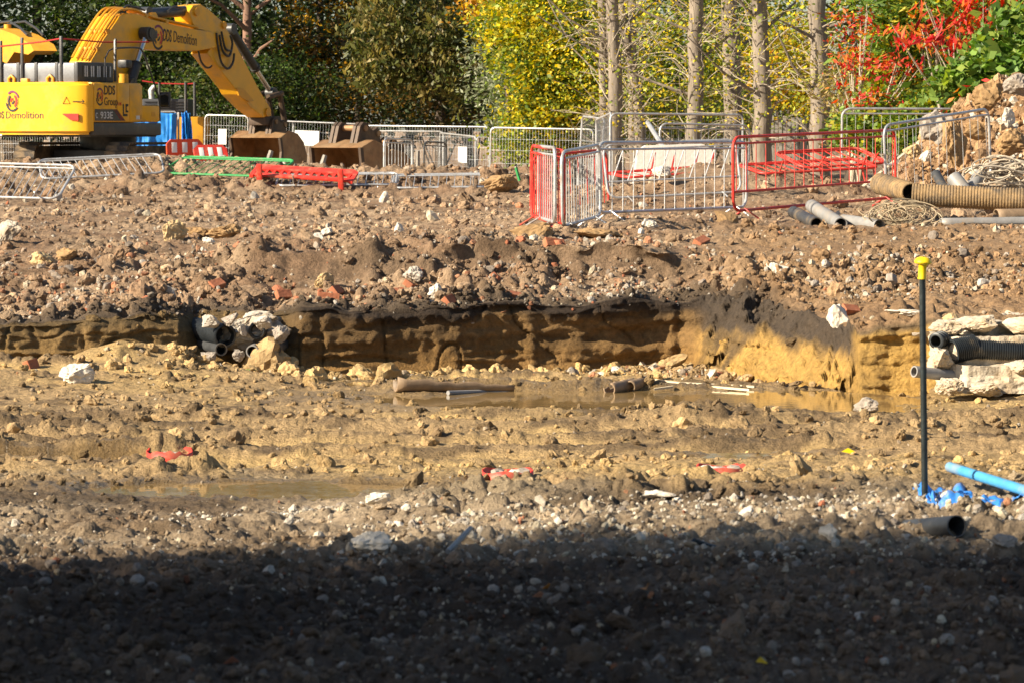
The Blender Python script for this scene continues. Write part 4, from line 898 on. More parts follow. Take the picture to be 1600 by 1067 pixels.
fence('mesh fence panel turned between the two lighter ones by the poplars', 932, 188, 69, 955, 177, 65, H=1.7)
fence('pale mesh fence panel crossing in front of the poplar trunks', 953, 178, 65, 1160, 180, 66, H=1.7)
fence('mesh fence panel at far left under the excavator tail', -20, 212, 96, 78, 211, 95, H=1.7)
fence('mesh fence panel behind the left excavator track', 78, 210, 96, 190, 209, 95, H=1.7)

# blue sheet on a fence frame
bs = empty('blue_sheet_screen', 'blue plastic sheeting hung on a frame beside the excavator', 'sheeting', Matrix.Translation(P(190, 262, 92.0)))
def sheet(px0, px1, y0, y1, d, wav, nm, bulge=0):
    from mathutils import noise
    nx, nz = 48, 26; V = []; Q = []
    for i in range(nx + 1):
        for j in range(nz + 1):
            u, v = i / nx, j / nz; p = P(px0 + (px1 - px0) * u + bulge * math.sin(v * 3.1) * u, y0 + (y1 - y0) * v + 2 * math.sin(u * 9) * (1 - v), d)
            p.y += 2.2 * wav * (noise.noise(Vector((u * 7 + px0, v * 1.1, 0))) + .55 * noise.noise(Vector((u * 19 + px0, v * 2.6, 3))) + .35 * noise.noise(Vector((u * 9, v * 9, 7)))); V.append(tuple(p - bs.location))
    for i in range(nx):
        for j in range(nz): a = i * (nz + 1) + j; Q.append((a, a + 1, a + nz + 2, a + nz + 1))
    mb = MB().add(V, Q); o = mb.build(nm, M_tarp, bs); s = o.modifiers.new('t', 'SOLIDIFY'); s.thickness = .006; return o
sheet(188, 276, 176, 262, 92.0, .05, 'sheet'); sheet(284, 297, 176, 262, 91.8, .05, 'sheet', 4)
fr_ = MB()
for pxx in (190, 232, 279): a, b = P(pxx, 176, 92.15), P(pxx, 290, 92.15); fr_ = MB().tube([a - bs.location, b - bs.location], .03, 6); fr_.build('post', M_steel, bs)
MB().tube([P(190, 176, 92.15) - bs.location, P(272, 175, 92.15) - bs.location, P(279, 180, 92.15) - bs.location], .025, 6).build('top_rail', M_steel, bs)

# grey stakes behind the ridge
for lab, px0, y0, px1, y1, dd in (('short grey stake leaning before the excavator bucket', 412, 275, 424, 236, 62), ('short grey stake leaning before the loose bucket', 497, 278, 508, 243, 62), ('pale upright plank behind the ridge', 652, 290, 653, 236, 72), ('green post stuck in the soil left of the red corner', 812, 283, 806, 262, 55)):
    a, b = P(px0, y0, dd), P(px1, y1, dd); mb = MB().tube([a, a.lerp(b, .5), b], .06 if 'green' not in lab else .03, 6, rs=[.055, .06, .05] if 'green' not in lab else None)
    tag(mb.build('stake', M_grn if 'green' in lab else M_wood, None, False), lab, 'stake')

# ================================================================== pit: pipes, concrete, pile tops
def blob(name, label, cat, loc, size, m, seed=0, amp=.25, freq=2.2, sub=4, rot=0, parent=None, flatbot=False):
    from mathutils import noise
    bm = bmesh.new(); bmesh.ops.create_icosphere(bm, subdivisions=sub, radius=.5); o = Vector((seed * 3.7, seed * 1.3, seed * 7.1))
    for v in bm.verts:
        c = v.co.normalized(); q = max(abs(c.x), abs(c.y), abs(c.z)); c = c * (.5 / (q ** .55)) * .8
        c *= 1 + amp * noise.noise(v.co * freq + o) + amp * .5 * noise.noise(v.co * freq * 2.7 + o) + amp * .25 * noise.noise(v.co * freq * 7 + o); v.co = Vector((c.x * size[0], c.y * size[1], c.z * size[2]))
    me = bpy.data.meshes.new(name); bm.to_mesh(me); bm.free(); me.materials.append(m); me.polygons.foreach_set('use_smooth', [sub > 3] * len(me.polygons))
    ob = link(name, me, None, parent); ob.location = loc; ob.rotation_euler = (0, 0, rot)
    if label: tag(ob, label, cat)
    return ob
SMQ = 0
def hullrock(kind, label, cat, p, w_, dp, h_, m, seed, pts=17):
    from mathutils import noise
    rg_ = random.Random(seed * 17 + 3); bm = bmesh.new()
    for _ in range(pts):
        v = Vector((rg_.gauss(0, 1), rg_.gauss(0, 1), rg_.gauss(0, 1))).normalized() * rg_.uniform(.8, 1.1); bm.verts.new(v * .52)
    bmesh.ops.convex_hull(bm, input=bm.verts); bmesh.ops.delete(bm, geom=[v for v in bm.verts if not v.link_faces], context='VERTS')
    for _ in range(3): bmesh.ops.subdivide_edges(bm, edges=bm.edges[:], cuts=1, use_grid_fill=True, smooth=.08); bmesh.ops.triangulate(bm, faces=bm.faces[:])
    off_ = Vector((seed * 3.1, seed, 0))
    for v in bm.verts:
        v.co *= 1 + .12 * noise.noise(v.co * 3 + off_) + .12 * noise.noise(v.co * 9 + off_) + .09 * noise.noise(v.co * 22 + off_); v.co = Vector((v.co.x * w_, v.co.y * dp, v.co.z * h_))
    me = bpy.data.meshes.new(kind); bm.to_mesh(me); bm.free(); me.materials.append(m); ob = link(kind, me); ob.location = p; return tag(ob, label, cat)
# left duct bundle in its broken concrete
dd = 31.0
hullrock('concrete_surround', 'broken whitish concrete surround holding the bundle of cut ducts', 'concrete', P(384, 524, dd + .24), .82, .6, .42, M_conw, 3, 26)
hullrock('concrete_lump', 'lump of whitish concrete on top of the duct surround', 'concrete', P(398, 503, dd + .2), .5, .4, .2, M_conw, 5, 20)
def duct(label, px, py, d, r, dx, ribs=0, m=M_ppb, L=.9, name='duct_pipe', cat='pipe', amp=.01):
    a = P(px, py, d); dirv = Vector((dx * .8, 1, .02)).normalized(); b = a + dirv * L
    rt = MB().pipe(a, b, r, .012, 24, ribs, amp).build(name, m); tag(rt, label, cat)
    MB().tube([a + dirv * .22, a + dirv * .24], r - .012, 16).build('bore_shade', M_ppi, rt); return rt  # dark disc stands in for the shade inside the pipe
duct('large black corrugated duct at the upper left of the bundle', 352, 525, 30.85, .105, -.55, 22, M_ppb)
duct('black duct with a dark mouth at the upper right of the bundle', 401, 517, 30.9, .075, .25, 14)
duct('crushed black duct end low at the left of the bundle', 346, 546, 30.8, .06, -.5, 0, M_ppd)
duct('small grey duct low in the middle of the bundle', 394, 549, 30.78, .062, .1, 0, M_ppg)
duct('small dark duct low at the right of the bundle', 431, 546, 30.8, .052, .1, 0, M_ppd)
for i_, (a_, b_, w_, h_, m_) in enumerate(((330, 503, 30, 22, 2), (362, 500, 30, 22, 4), (412, 503, 30, 24, 2), (438, 522, 26, 28, 4), (372, 555, 24, 20, 4), (412, 560, 22, 18, 4), (326, 558, 28, 18, 4), (378, 518, 16, 20, 2))):
    hullrock('mortar_lump', ['mortar lump at the upper left of the duct bundle', 'mortar lump above the large duct', 'mortar lump above the dark duct', 'mortar lump at the right of the ducts', 'lump below the large duct', 'lump between the two small ducts', 'lump left of the crushed duct', 'mortar between the upper ducts'][i_], 'rubble', P(a_, b_, 30.82 + .04 * (i_ % 3)), w_ * .0066, .16, h_ * .0066, SM[m_], 60 + i_)
# right: concrete encasement with exposed ducts
z0 = zof(606, 28.0)
ce = empty('concrete_encasement', 'long pale concrete encasement holding black corrugated ducts at the right', 'concrete', Matrix.Translation(P(1540, 606, 28.0)))
def slab_rough(px0, px1, y0, y1, d, dep, m, nm, seed, amp=.03):
    nx, nz = 70, 24; V = []; Q = []; a, b = P(px0, y0, d), P(px1, y1, d)
    prof = []
    for j in range(nz + 1):
        v = j / nz; prof.append((0, v) if v < .7 else ((v - .7) / .3, 1))
    from mathutils import noise
    for i in range(nx + 1):
        for j, (dy, v) in enumerate(prof):
            u = i / nx; x = a.x + (b.x - a.x) * u; z = b.z + (a.z - b.z) * v; y = d + dep * dy
            q = Vector((x * 3.2, y * 3.2 + seed, z * 4)); n = noise.noise(q * .8) * 1.1 - .9 * abs(noise.noise(q * 1.9)) + .3 * noise.noise(q * 5) + .2 * noise.noise(q * 13)
            e = min(u * 8, 1); V.append((x + .05 * n * (1 - e), y - amp * n * (1 if dy == 0 else .3) + .25 * (1 - e), z + amp * .8 * n * (.3 + dy)))
    for i in range(nx):
        for j in range(nz): k = i * (nz + 1) + j; Q.append((k, k + 1, k + nz + 2, k + nz + 1))
    mb = MB().add([Vector(p) - ce.location for p in V], Q); return mb.build(nm, m, ce)
slab_rough(1460, 1760, 528, 585, 27.45, 1.2, M_conc, 'upper_course', 1, .07)
slab_rough(1475, 1760, 570, 614, 27.25, .8, M_conc, 'lower_course', 9, .06)
slab_rough(1500, 1760, 503, 540, 27.85, 1.0, M_conc, 'top_course', 17, .1)
for i_, (a_, b_, w_, h_, dp_) in enumerate(((1478, 512, 60, 26, 27.75), (1530, 506, 80, 24, 27.8), (1590, 508, 70, 26, 27.7), (1468, 560, 40, 34, 27.4), (1484, 604, 46, 26, 27.15), (1545, 606, 60, 22, 27.1), (1592, 574, 40, 20, 27.3))):
    cc = hullrock('fractured_lump', None, None, P(a_, b_, dp_) - ce.location, w_ * .0058, .4, h_ * .0062, M_conc, 160 + i_, 22); cc.parent = ce
def wduct(label, pts, r, ribs, m=M_ppb):
    return tag(MB().pipe(pts[0], pts[1], r, .012, 22, ribs, .012).build('duct_pipe', m), label, 'pipe')
wduct('short black corrugated duct poking from the concrete nearest the rod', [P(1462, 533, 27.48), P(1490, 524, 27.75)], .06, 7)
wduct('black corrugated duct standing out in the middle of the concrete', [P(1489, 549, 27.46), P(1524, 541, 27.52)], .095, 12)
wduct('long black corrugated duct running along the concrete to the right edge', [P(1520, 545, 27.5), P(1680, 553, 27.5)], .075, 44)
wduct('grey pipe stub sticking out of the low concrete behind the rod', [P(1428, 580, 27.2), P(1500, 588, 27.45)], .05, 0, M_ppg)

# pile tops with red bands
def pile_top(label, px, py, d, r, h, seed, gap):
    p = hit(px, py); r *= p.y / d; rt = empty('pile_top', label, 'pile', Matrix.Translation(p)); n = 30; rg = random.Random(seed)
    blob('core', None, None, (0, 0, -.04), (r * 1.9, r * 1.9, h * 1.5), SM[2], seed, .25, 3, 3, parent=rt)
    V = []; Q = []; a0, a1 = math.radians(170 + gap), math.radians(530 - gap)
    for i in range(n + 1):
        a = a0 + (a1 - a0) * i / n; top = h * (.7 + .3 * rg.random()) + .008 * math.sin(3 * a); fl = rg.uniform(.96, 1.0)
        V += [(r * math.cos(a), r * math.sin(a), -.06), (r * math.cos(a) * fl * 1.03, r * math.sin(a) * fl * 1.03, top)]
    for i in range(n): Q.append((2 * i, 2 * i + 2, 2 * i + 3, 2 * i + 1))
    o = MB().add(V, Q).build('red_band', M_rpl, rt); s = o.modifiers.new('t', 'SOLIDIFY'); s.thickness = .008
    for k in range(5): blob('mortar_lump', None, None, (rg.uniform(-.7, .7) * r, rg.uniform(-.7, .2) * r, h * .35), (.09, .08, .06), SM[0 if k % 2 else 4], seed + k, .4, 3, 2, parent=rt)
    return rt
pile_top('pile top with a torn red band beside the left puddle', 265, 716, 18.6, .135, .06, 1, 0)
pile_top('pile top with a red band in the middle of the mud', 793, 739, 16.3, .13, .018, 2, 0)
pile_top('pile top with a bright red band right of the middle', 1128, 737, 16.2, .13, .03, 3, 0)

# broken pipes and timber lying in the pit
def halfpipe(name, label, p0, p1, r, m, a0, a1, cat='pipe', jag=.12, seed=0, th=.012, taper=1.0):
    rg = random.Random(seed); p0, p1 = Vector(p0), Vector(p1); t = (p1 - p0); Lq = t.length; t.normalize(); up = Vector((0, 0, 1)); e = t.cross(up).normalized(); up = e.cross(t); V = []; Q = []; n, k = 14, 12
    for i in range(k + 1):
        ja = rg.uniform(-jag, jag); jb = rg.uniform(-jag, jag); rr = r * (1 + (taper - 1) * i / k)
        for j in range(n + 1): a = (a0 + ja) + (a1 + jb - a0 - ja) * j / n; V.append(p0 + t * Lq * (i / k) + (e * math.cos(a) + up * math.sin(a)) * rr)
    for i in range(k):
        for j in range(n): q = i * (n + 1) + j; Q.append((q, q + 1, q + n + 2, q + n + 1))
    o = MB().add(V, Q).build(name, m); s = o.modifiers.new('t', 'SOLIDIFY'); s.thickness = th; return tag(o, label, cat)
halfpipe('split_pipe', 'long split brown pipe lying in the pit', hit(618, 612, dz=.085), hit(802, 613, dz=.05), .085, M_ppt, -math.pi * 1.02, math.pi * .18, seed=1, jag=.25, taper=.45)
tag(MB().tube([hit(700, 617, dz=.02), hit(760, 617, dz=.03), hit(801, 617, dz=.01)], .022, 8).build('pipe_offcut', M_ppg), 'thin bluish pipe beside the split brown pipe', 'pipe')
halfpipe('broken_clay_pipe', 'broken clay pipe piece lying by the long puddle', P(952, 608, 28.5), P(988, 600, 28.9), .06, M_ppt, -math.pi, math.pi * .5, seed=4, jag=.3)
halfpipe('broken_clay_pipe', 'smaller clay pipe piece touching the first one', P(984, 604, 28.7), P(1010, 595, 29.0), .055, M_ppt, -math.pi, math.pi * .55, seed=5, jag=.3)
for lab, pts in (('pale timber lath lying flat right of the clay pipes', [(1020, 593, 29.6), (1060, 598, 29.3), (1178, 604, 28.9)]), ('second pale lath below the first one', [(1048, 600, 29.2), (1100, 603, 29.0), (1170, 609, 28.6)]), ('short pale lath end at the edge of the water', [(1022, 608, 28.6), (1052, 604, 28.8)])):
    q = [P(*p) for p in pts]; V = []; Q = []
    for i, p in enumerate(q):
        V += [p + Vector((0, -.02, -.008)), p + Vector((0, .03, -.008)), p + Vector((0, .03, .01)), p + Vector((0, -.02, .01))]
    for i in range(len(q) - 1):
        for j in range(4): Q.append((4 * i + j, 4 * i + (j + 1) % 4, 4 * i + 4 + (j + 1) % 4, 4 * i + 4 + j))
    Q += [(0, 1, 2, 3), tuple(4 * (len(q) - 1) + j for j in (3, 2, 1, 0))]
    tag(MB().add(V, Q).build('timber_lath', M_woodp, None, False), lab, 'timber')

# ------------------------------------------------------------------ rod with its cap, blue pipe, near bits
b = P(1446, 785, 11.2); t = P(1441, 428, 11.2)
rod = empty('steel_rod', 'upright black steel rod with a yellow mushroom cap', 'rod', Matrix.Translation(b))
MB().tube([Vector((0, 0, -.1)), t - b], .0115, 12).build('rod_shaft', M_rod, rod)
cp = MB(); prof = [(.0, .062), (.010, .062), (.022, .058), (.030, .05), (.033, .042), (.030, .037), (.020, .035), (.015, .028), (.0145, -.005), (.0155, -.02), (.0, -.02)]
V = []; Q = []; n = 20
for (r, z) in prof:
    for j in range(n): a = 2 * math.pi * j / n; V.append(Vector((r * math.cos(a), r * math.sin(a), z)))
for i in range(len(prof) - 1):
    for j in range(n): Q.append((i * n + j, i * n + (j + 1) % n, (i + 1) * n + (j + 1) % n, (i + 1) * n + j))
cp.add(V, Q); cp.build('cap', M_yep, rod, True, Matrix.Translation(t - b) @ Matrix.Rotation(.06, 4, 'Y') @ Matrix.Scale(.95, 4))
o = tag(MB().pipe(P(1484, 729, 11.6), P(1720, 803, 10.1), .0185, .004, 20).build('blue_pipe', M_blu), 'sky blue water pipe slanting in from the right edge', 'pipe')
PM = hit(1495, 843, dz=.044)
nb = tag(MB().pipe(PM, PM + Vector((-.19, .5, -.085)), .035, .004, 24).build('black_pipe', M_ppd), 'black pipe end lying in the gravel at the lower right', 'pipe')
MB().tube([PM.lerp(PM + Vector((-.19, .5, -.085)), .25), PM.lerp(PM + Vector((-.19, .5, -.085)), .27)], .03, 16).build('bore_shade', M_ppi, nb)
# torn blue sheet half buried
def rag(name, label, pts, m, cat, seed):
    from mathutils import noise
    nx, ny = 26, 12; c = [Vector(p) for p in pts]; V = []; Q = []
    pp = [(i / nx, j / ny, (c[0].lerp(c[1], i / nx)).lerp(c[3].lerp(c[2], i / nx), j / ny)) for i in range(nx + 1) for j in range(ny + 1)]
    zz = terrain(np.array([q[2].x for q in pp]), np.array([q[2].y for q in pp]))
    for (u, v, q), z1 in zip(pp, zz):
        n = noise.noise(Vector((u * 4 + seed, v * 3, 0))) + .5 * noise.noise(Vector((u * 11 + seed, v * 9, 2))); V.append((q.x, q.y, z1 + .004 + .022 * n))
    for i in range(nx):
        for j in range(ny): k = i * (ny + 1) + j; Q.append((k, k + 1, k + ny + 2, k + ny + 1))
    o = MB().add(V, Q).build(name, m); s = o.modifiers.new('t', 'SOLIDIFY'); s.thickness = .003; return tag(o, label, cat)
M_rag = mat('torn_blue_sheet', (.03, .2, .62), .6, var=.3, scale=20, dirt=(.45, .42, .36), dirt_amt=.25)
for lab, pc, d0, d1, wd_, sd in (('torn blue sheet half buried in gravel behind the black pipe', 1500, 11.0, 11.6, .1, 1), ('strip of blue sheet trodden into the gravel at the right', 1568, 10.75, 11.05, .085, 2), ('scrap of blue sheet next to the foot of the rod', 1472, 10.9, 11.1, .03, 3)):
    x0 = (pc - 800) / F * d0; rag('torn_sheet', lab, [(x0 - wd_, d0, 0), (x0 + wd_, d0 - .05, 0), (x0 + wd_ * 1.1, d1, 0), (x0 - wd_ * .8, d1, 0)], M_rag, 'sheet', sd)

# ================================================================== pipe pile at the right
def pl(px, py, d): return P(px, py, d)
def hollow(name, label, a, b, r, m, ribs=0, amp=.01, wob=0):
    o = tag(MB().pipe(a, b, r, .012, 24, ribs, amp, wob).build(name, m), label, 'pipe'); t = (Vector(b) - Vector(a)).normalized()
    MB().tube([Vector(a) + t * .3, Vector(a) + t * .32], r - .012, 16).build('bore_shade', M_ppi, o); return o
hollow('drain_pipe', 'black pipe at the left of the three cut pipes', P(1276, 350, 43.0), P(1240, 332, 44.6), .085, M_ppd)
hollow('drain_pipe', 'grey pipe in the middle of the three cut pipes', P(1314, 351, 43.0), P(1268, 322, 44.8), .09, M_ppg)
hollow('drain_pipe', 'grey pipe at the right of the three cut pipes, lying level', P(1374, 353, 42.8), P(1318, 345, 43.6), .085, M_ppg)
hollow('corrugated_pipe', 'fat corrugated pipe caked in ochre clay running to the right edge', P(1425, 305, 43.6), P(1720, 318, 43.2), .15, M_ppo, 62, .007)
hollow('corrugated_pipe', 'short clay caked corrugated pipe end tilted at the left of the pile', P(1424, 301, 43.9), P(1372, 287, 45.0), .13, M_ppo, 14, .012, .06)
halfpipe('split_pipe', 'grey split pipe length lying in front of the fat corrugated pipe', P(1470, 350, 42.4), P(1660, 347, 42.6), .075, M_ppg, -.2, math.pi * 1.0, seed=8, jag=.15)
halfpipe('split_pipe', 'short brown half pipe on the grey split pipe', P(1556, 340, 42.6), P(1680, 338, 42.9), .11, M_ppt, -.1, math.pi * .9, seed=9, jag=.15)
hollow('drain_pipe', 'grey pipe end leaning behind the fat corrugated pipe', P(1490, 278, 46.2), P(1508, 300, 46.0), .11, M_ppg)
hollow('drain_pipe', 'dark pipe loop end left of the leaning grey pipe', P(1462, 272, 46.4), P(1478, 300, 46.0), .07, M_ppd)
hollow('drain_pipe', 'small grey pipe end behind the cable tangle', P(1530, 276, 46.6), P(1518, 300, 46.2), .1, M_ppg)
def tangle(label, pc, pyc, d, rx, rz, n, seed, m, r=.009):
    rg = random.Random(seed); c = P(pc, pyc, d); rt = empty('cable_tangle', label, 'cable', Matrix.Translation(c))
    for k in range(n):
        a0 = rg.uniform(0, 6.28); ax, az = rx * rg.uniform(.35, 1), rz * rg.uniform(.4, 1); ox, oz = rg.gauss(0, rx * .35), rg.gauss(0, rz * .25); oy = rg.gauss(0, .15); tl = rg.uniform(-.6, .6); pts = []
        for i in range(22): a = a0 + i * .33; u, v = ax * math.cos(a), az * math.sin(a); pts.append((ox + u * math.cos(tl) - v * math.sin(tl) * .5, oy + .12 * math.sin(a * 1.3 + k), max(-rz * .8, oz + v * math.cos(tl) + u * math.sin(tl) * .4)))
        MB().tube(pts, r * rg.uniform(.7, 1.3), 5).build('cable', m, rt)
    return rt
tangle('tangle of cream cable coils in front of the corrugated pipe', 1405, 334, 43.0, .40, .20, 24, 3, M_cab, .007)
tangle('heap of dark cables and roots at the right edge above the corrugated pipe', 1570, 275, 46.5, .5, .26, 26, 5, M_twig, .011)

# ================================================================== single rocks, bricks and lumps that stand out
def rock(label, px, py, wpx, hpx, d, m, seed, kind='boulder', cat='boulder', amp=.42):
    w_, h_ = wpx * d / F * 1.12, hpx * d / F * 1.15
    p = hit(px, py + hpx * .5) if d < 48.2 else P(px, py, d); k_ = p.y / d if d < 48.2 else 1; w_ *= k_; h_ *= k_; p = p + Vector((0, w_ * .3, h_ * .36)); 
    from mathutils import noise
    rg_ = random.Random(seed * 17 + 3); bm = bmesh.new()
    for _ in range(17):
        v = Vector((rg_.gauss(0, 1), rg_.gauss(0, 1), rg_.gauss(0, 1))).normalized() * rg_.uniform(.8, 1.1); bm.verts.new(v * .52)
    bmesh.ops.convex_hull(bm, input=bm.verts); bmesh.ops.delete(bm, geom=[v for v in bm.verts if not v.link_faces], context='VERTS')
    for _ in range(3): bmesh.ops.subdivide_edges(bm, edges=bm.edges[:], cuts=1, use_grid_fill=True, smooth=.12); bmesh.ops.triangulate(bm, faces=bm.faces[:])
    off_ = Vector((seed * 3.1, seed, 0))
    for v in bm.verts:
        v.co *= 1 + .22 * noise.noise(v.co * 3 + off_) + .18 * noise.noise(v.co * 8 + off_) + .10 * noise.noise(v.co * 21 + off_); v.co = Vector((v.co.x * w_ * 1.1, v.co.y * w_ * .85, v.co.z * h_ * 1.15))
    me = bpy.data.meshes.new(kind); bm.to_mesh(me); bm.free(); me.materials.append(m); ob = link(kind, me); ob.location = p; ob.rotation_euler = (0, 0, rg_.uniform(-.5, .5)); return tag(ob, label, cat)
M_ysand = mat('yellow_sandstone', (.46, .33, .17), .9, var=.25, scale=5, dirt=(.25, .16, .07), dirt_amt=.3, bump=.6, bscale=18)
M_osand = mat('ochre_clay_lump', (.31, .19, .085), .9, var=.3, scale=5, dirt=(.2, .13, .06), dirt_amt=.35, bump=.6, bscale=18)
M_pale = mat('pale_stone', (.60, .55, .47), .85, var=.2, scale=5, dirt=(.36, .27, .17), dirt_amt=.3, bump=.5, bscale=20)
M_brick = mat('red_brick', (.36, .125, .06), .9, var=.3, scale=8, dirt=(.3, .21, .12), dirt_amt=.35, bump=.4, bscale=30)
for i, a in enumerate((
    ('large pale yellow boulder on the left plateau', 270, 362, 40, 28, 40.0, M_ysand), ('ochre clay lump right of the pale yellow boulder', 310, 363, 30, 18, 40.0, M_osand), ('wide ochre lump at the right of the clay lumps', 350, 363, 46, 20, 40.3, M_osand),
    ('white stone in front of the clay lumps', 324, 377, 20, 10, 38.5, M_pale), ('round concrete lump at the left edge of the plateau', 8, 364, 46, 30, 39.5, M_conw), ('ochre lump low on the left slope', 104, 398, 32, 18, 35.5, M_osand), ('yellowish lump beside the ochre one on the left slope', 66, 404, 34, 20, 35.0, M_ysand),
    ('large white boulder on the pit floor at the left', 119, 585, 44, 26, 30.0, M_pale), ('pale stone pair, left one, on the plateau', 497, 369, 18, 12, 38.0, M_pale), ('pale stone pair, right one, on the plateau', 513, 364, 22, 14, 38.3, M_pale), ('upright pinkish stone alone on the plateau', 622, 357, 13, 16, 39.0, M_pale),
    ('white block standing on the bank above the ochre slope', 1312, 490, 32, 36, 31.6, M_pale), ('pale rounded stone above the cut face', 681, 456, 22, 24, 33.1, M_pale), ('cream stone on the left of the brick rubble', 505, 440, 30, 22, 33.6, M_ysand), ('grey stone slab in the brick rubble', 646, 430, 30, 20, 33.8, SM[2]),
    ('brown boulder at the edge of the long puddle', 1356, 634, 36, 20, 27.6, SM[4]), ('long pale stone right of the white block', 1425, 488, 62, 16, 31.8, M_pale), ('sand coloured boulder by the rod on the bank', 1488, 498, 24, 16, 31.0, M_ysand), ('white rock upper right of the bank', 1214, 422, 26, 18, 34.0, M_pale),
    ('oval white stone at the foot of the cut face', 964, 577, 22, 9, 31.2, M_pale), ('white chalk lump in the gravel left of the rod', 1297, 832, 26, 22, 10.4, M_pale), ('white chalk lump in the middle gravel', 1168, 800, 24, 20, 11.6, M_pale), ('pale wide chalk lump in the gravel behind the shade', 1032, 773, 50, 12, 13.0, M_pale),
    ('cluster of white chalk left of the middle gravel', 583, 850, 54, 34, 11.2, M_pale), ('big chalk lump on the gravel lip', 590, 778, 34, 18, 13.6, M_pale), ('dark upright clod at the edge of the shade', 945, 853, 32, 26, 10.2, SM[7]), ('grey stone half in shade at the right', 1572, 846, 34, 20, 10.0, SM[4]),
    ('white rock on the rubble heap at the right', 1577, 193, 20, 24, 50.5, M_pale), ('rounded white rock below it on the heap', 1580, 217, 14, 14, 50.3, M_pale), ('ochre block standing in the heap with a flat face', 1490, 252, 40, 62, 48.6, M_osand), ('brown boulder high on the heap near the top', 1545, 168, 44, 40, 51.2, M_osand),
    ('tilted brown slab on the heap beside the fallen barrier', 1468, 222, 50, 50, 50.0, SM[4]), ('pale square stone at the left foot of the heap', 1424, 244, 26, 24, 51.0, M_ysand), ('round pale stone at the foot of the heap', 1448, 250, 18, 14, 50.5, M_pale), ('orange boulder at the very right of the heap', 1585, 235, 40, 36, 49.8, M_osand),
    ('brown boulder in the middle of the heap', 1530, 222, 34, 34, 50.0, M_osand), ('dark boulder at the top corner of the heap', 1592, 148, 36, 34, 51.5, SM[4]), ('flat ochre lump below the front silver barrier', 1140, 340, 34, 22, 47.2, M_osand), ('pale stone below the front silver barrier', 1017, 350, 22, 13, 46.5, M_pale), ('long flat earth slab below the left corner barriers', 935, 366, 62, 16, 44.8, M_osand),
    ('brown lump at the foot of the red corner barrier', 835, 360, 56, 26, 46.2, M_osand), ('pale stone inside the enclosure on the mound', 1035, 277, 26, 16, 52.0, M_pale), ('ochre clod at the right end of the ridge row', 785, 296, 50, 22, 56.0, M_osand))):
    rock(*a, seed=i + 1)
def brick(label, px, py, d, rz, rx, sc=1.0, m=M_brick, broken=0):
    mb = MB().box(-.105 * sc, .105 * sc * (1 - broken), -.05 * sc, .05 * sc, -.033 * sc, .033 * sc, .006)
    o = mb.build('brick', m, None, False); o.matrix_world = Matrix.Translation(hit(px, py + 4) + Vector((0, 0, .03))) @ Euler((rx, .2 * math.sin(rz * 5), rz)).to_matrix().to_4x4(); return tag(o, label, 'brick')
for a in (('whole red brick lying on edge above the cut face', 513, 467, 33.0, .1, 1.4, 1.05), ('half red brick right of the whole one', 626, 457, 33.2, .7, .3, 1.0, M_brick, .5), ('red brick end below the pale rounded stone', 704, 470, 32.9, 1.1, .9, 1.0, M_brick, .5), ('flat orange brick at the right of the rubble band', 801, 462, 33.0, .3, .4, .9), ('red brick in the upper rubble band', 703, 392, 34.4, .4, 1.2, 1.0), ('red brick half near the rubble centre', 640, 446, 33.5, 1.4, .6, 1.0, M_brick, .4), ('bright red brick piece left of the grey slab', 652, 425, 33.9, .9, .2, 1.0, M_brick, .6), ('orange brick at the left of the rubble band', 446, 462, 33.0, .6, .9, 1.0, M_brick, .4), ('red brick end behind the whole brick', 527, 455, 33.2, 1.2, .9, 1.0, M_brick, .5), ('red brick on the left slope', 340, 445, 33.7, .9, .6, 1.0, M_brick, .3), ('red brick end on the pit floor beside the white boulder', 50, 571, 30.0, 1.2, 1.2, 1.0, M_brick, .3), ('brick lying right of the white block', 1332, 486, 31.5, .5, .6, 1.0, M_brick, .4), ('small brick piece on the plateau right of the corner', 866, 382, 36.5, .5, .9, 1.1), ('brick on the ground below the front silver barrier', 1096, 378, 39.0, 1.0, .5, 1.1)): brick(*a)
# small rubbish in the near ground
def scrap(name, label, pts, r, m, cat):
    return tag(MB().tube([G(a, b, dz) for a, b, dz in pts], r, 6, rs=None).build(name, m), label, cat)
scrap('pipe_offcut', 'short blue grey pipe offcut at the edge of the shade', [(700, 9.75, .01), (735, 10.05, .06)], .009, M_ppg, 'pipe')
scrap('rubber_strip', 'curved black rubber strip on the shaded ground', [(1066, 9.72, .0), (1085, 9.75, .028), (1105, 9.78, .03), (1122, 9.8, .0)], .008, M_ppb, 'rubber strip')
def leaf_on(label, px, d, m, s):
    p = G(px, d, .018); o = MB().add([(-s, 0, 0), (0, -s * .6, .01), (s, 0, .004), (0, s * .6, .012)], [(0, 1, 2, 3)]).build('fallen_leaf', m, None, False); o.matrix_world = Matrix.Translation(p) @ Euler((.5, .1, px)).to_matrix().to_4x4(); sd = o.modifiers.new('t', 'SOLIDIFY'); sd.thickness = .0015; tag(o, label, 'leaf')
M_lo = mat('orange_dead_leaf', (.45, .17, .02), .7, bump=0); M_ly = mat('yellow_dead_leaf', (.7, .5, .03), .7, bump=0)
leaf_on('orange leaf on the shaded ground', 858, 8.75, M_lo, .02); leaf_on('yellow leaf at the bottom right', 1190, 7.05, M_ly, .016); leaf_on('brown orange leaf pair left in the shaded ground', 1010, 8.0, M_lo, .02); leaf_on('pinkish flake on the shaded ground', 845, 8.35, SM[6], .022); leaf_on('red flake low on the left', 362, 7.25, M_brick, .022); leaf_on('yellow leaf in the mud behind the gravel', 1326, 19.0, M_yep, .045)
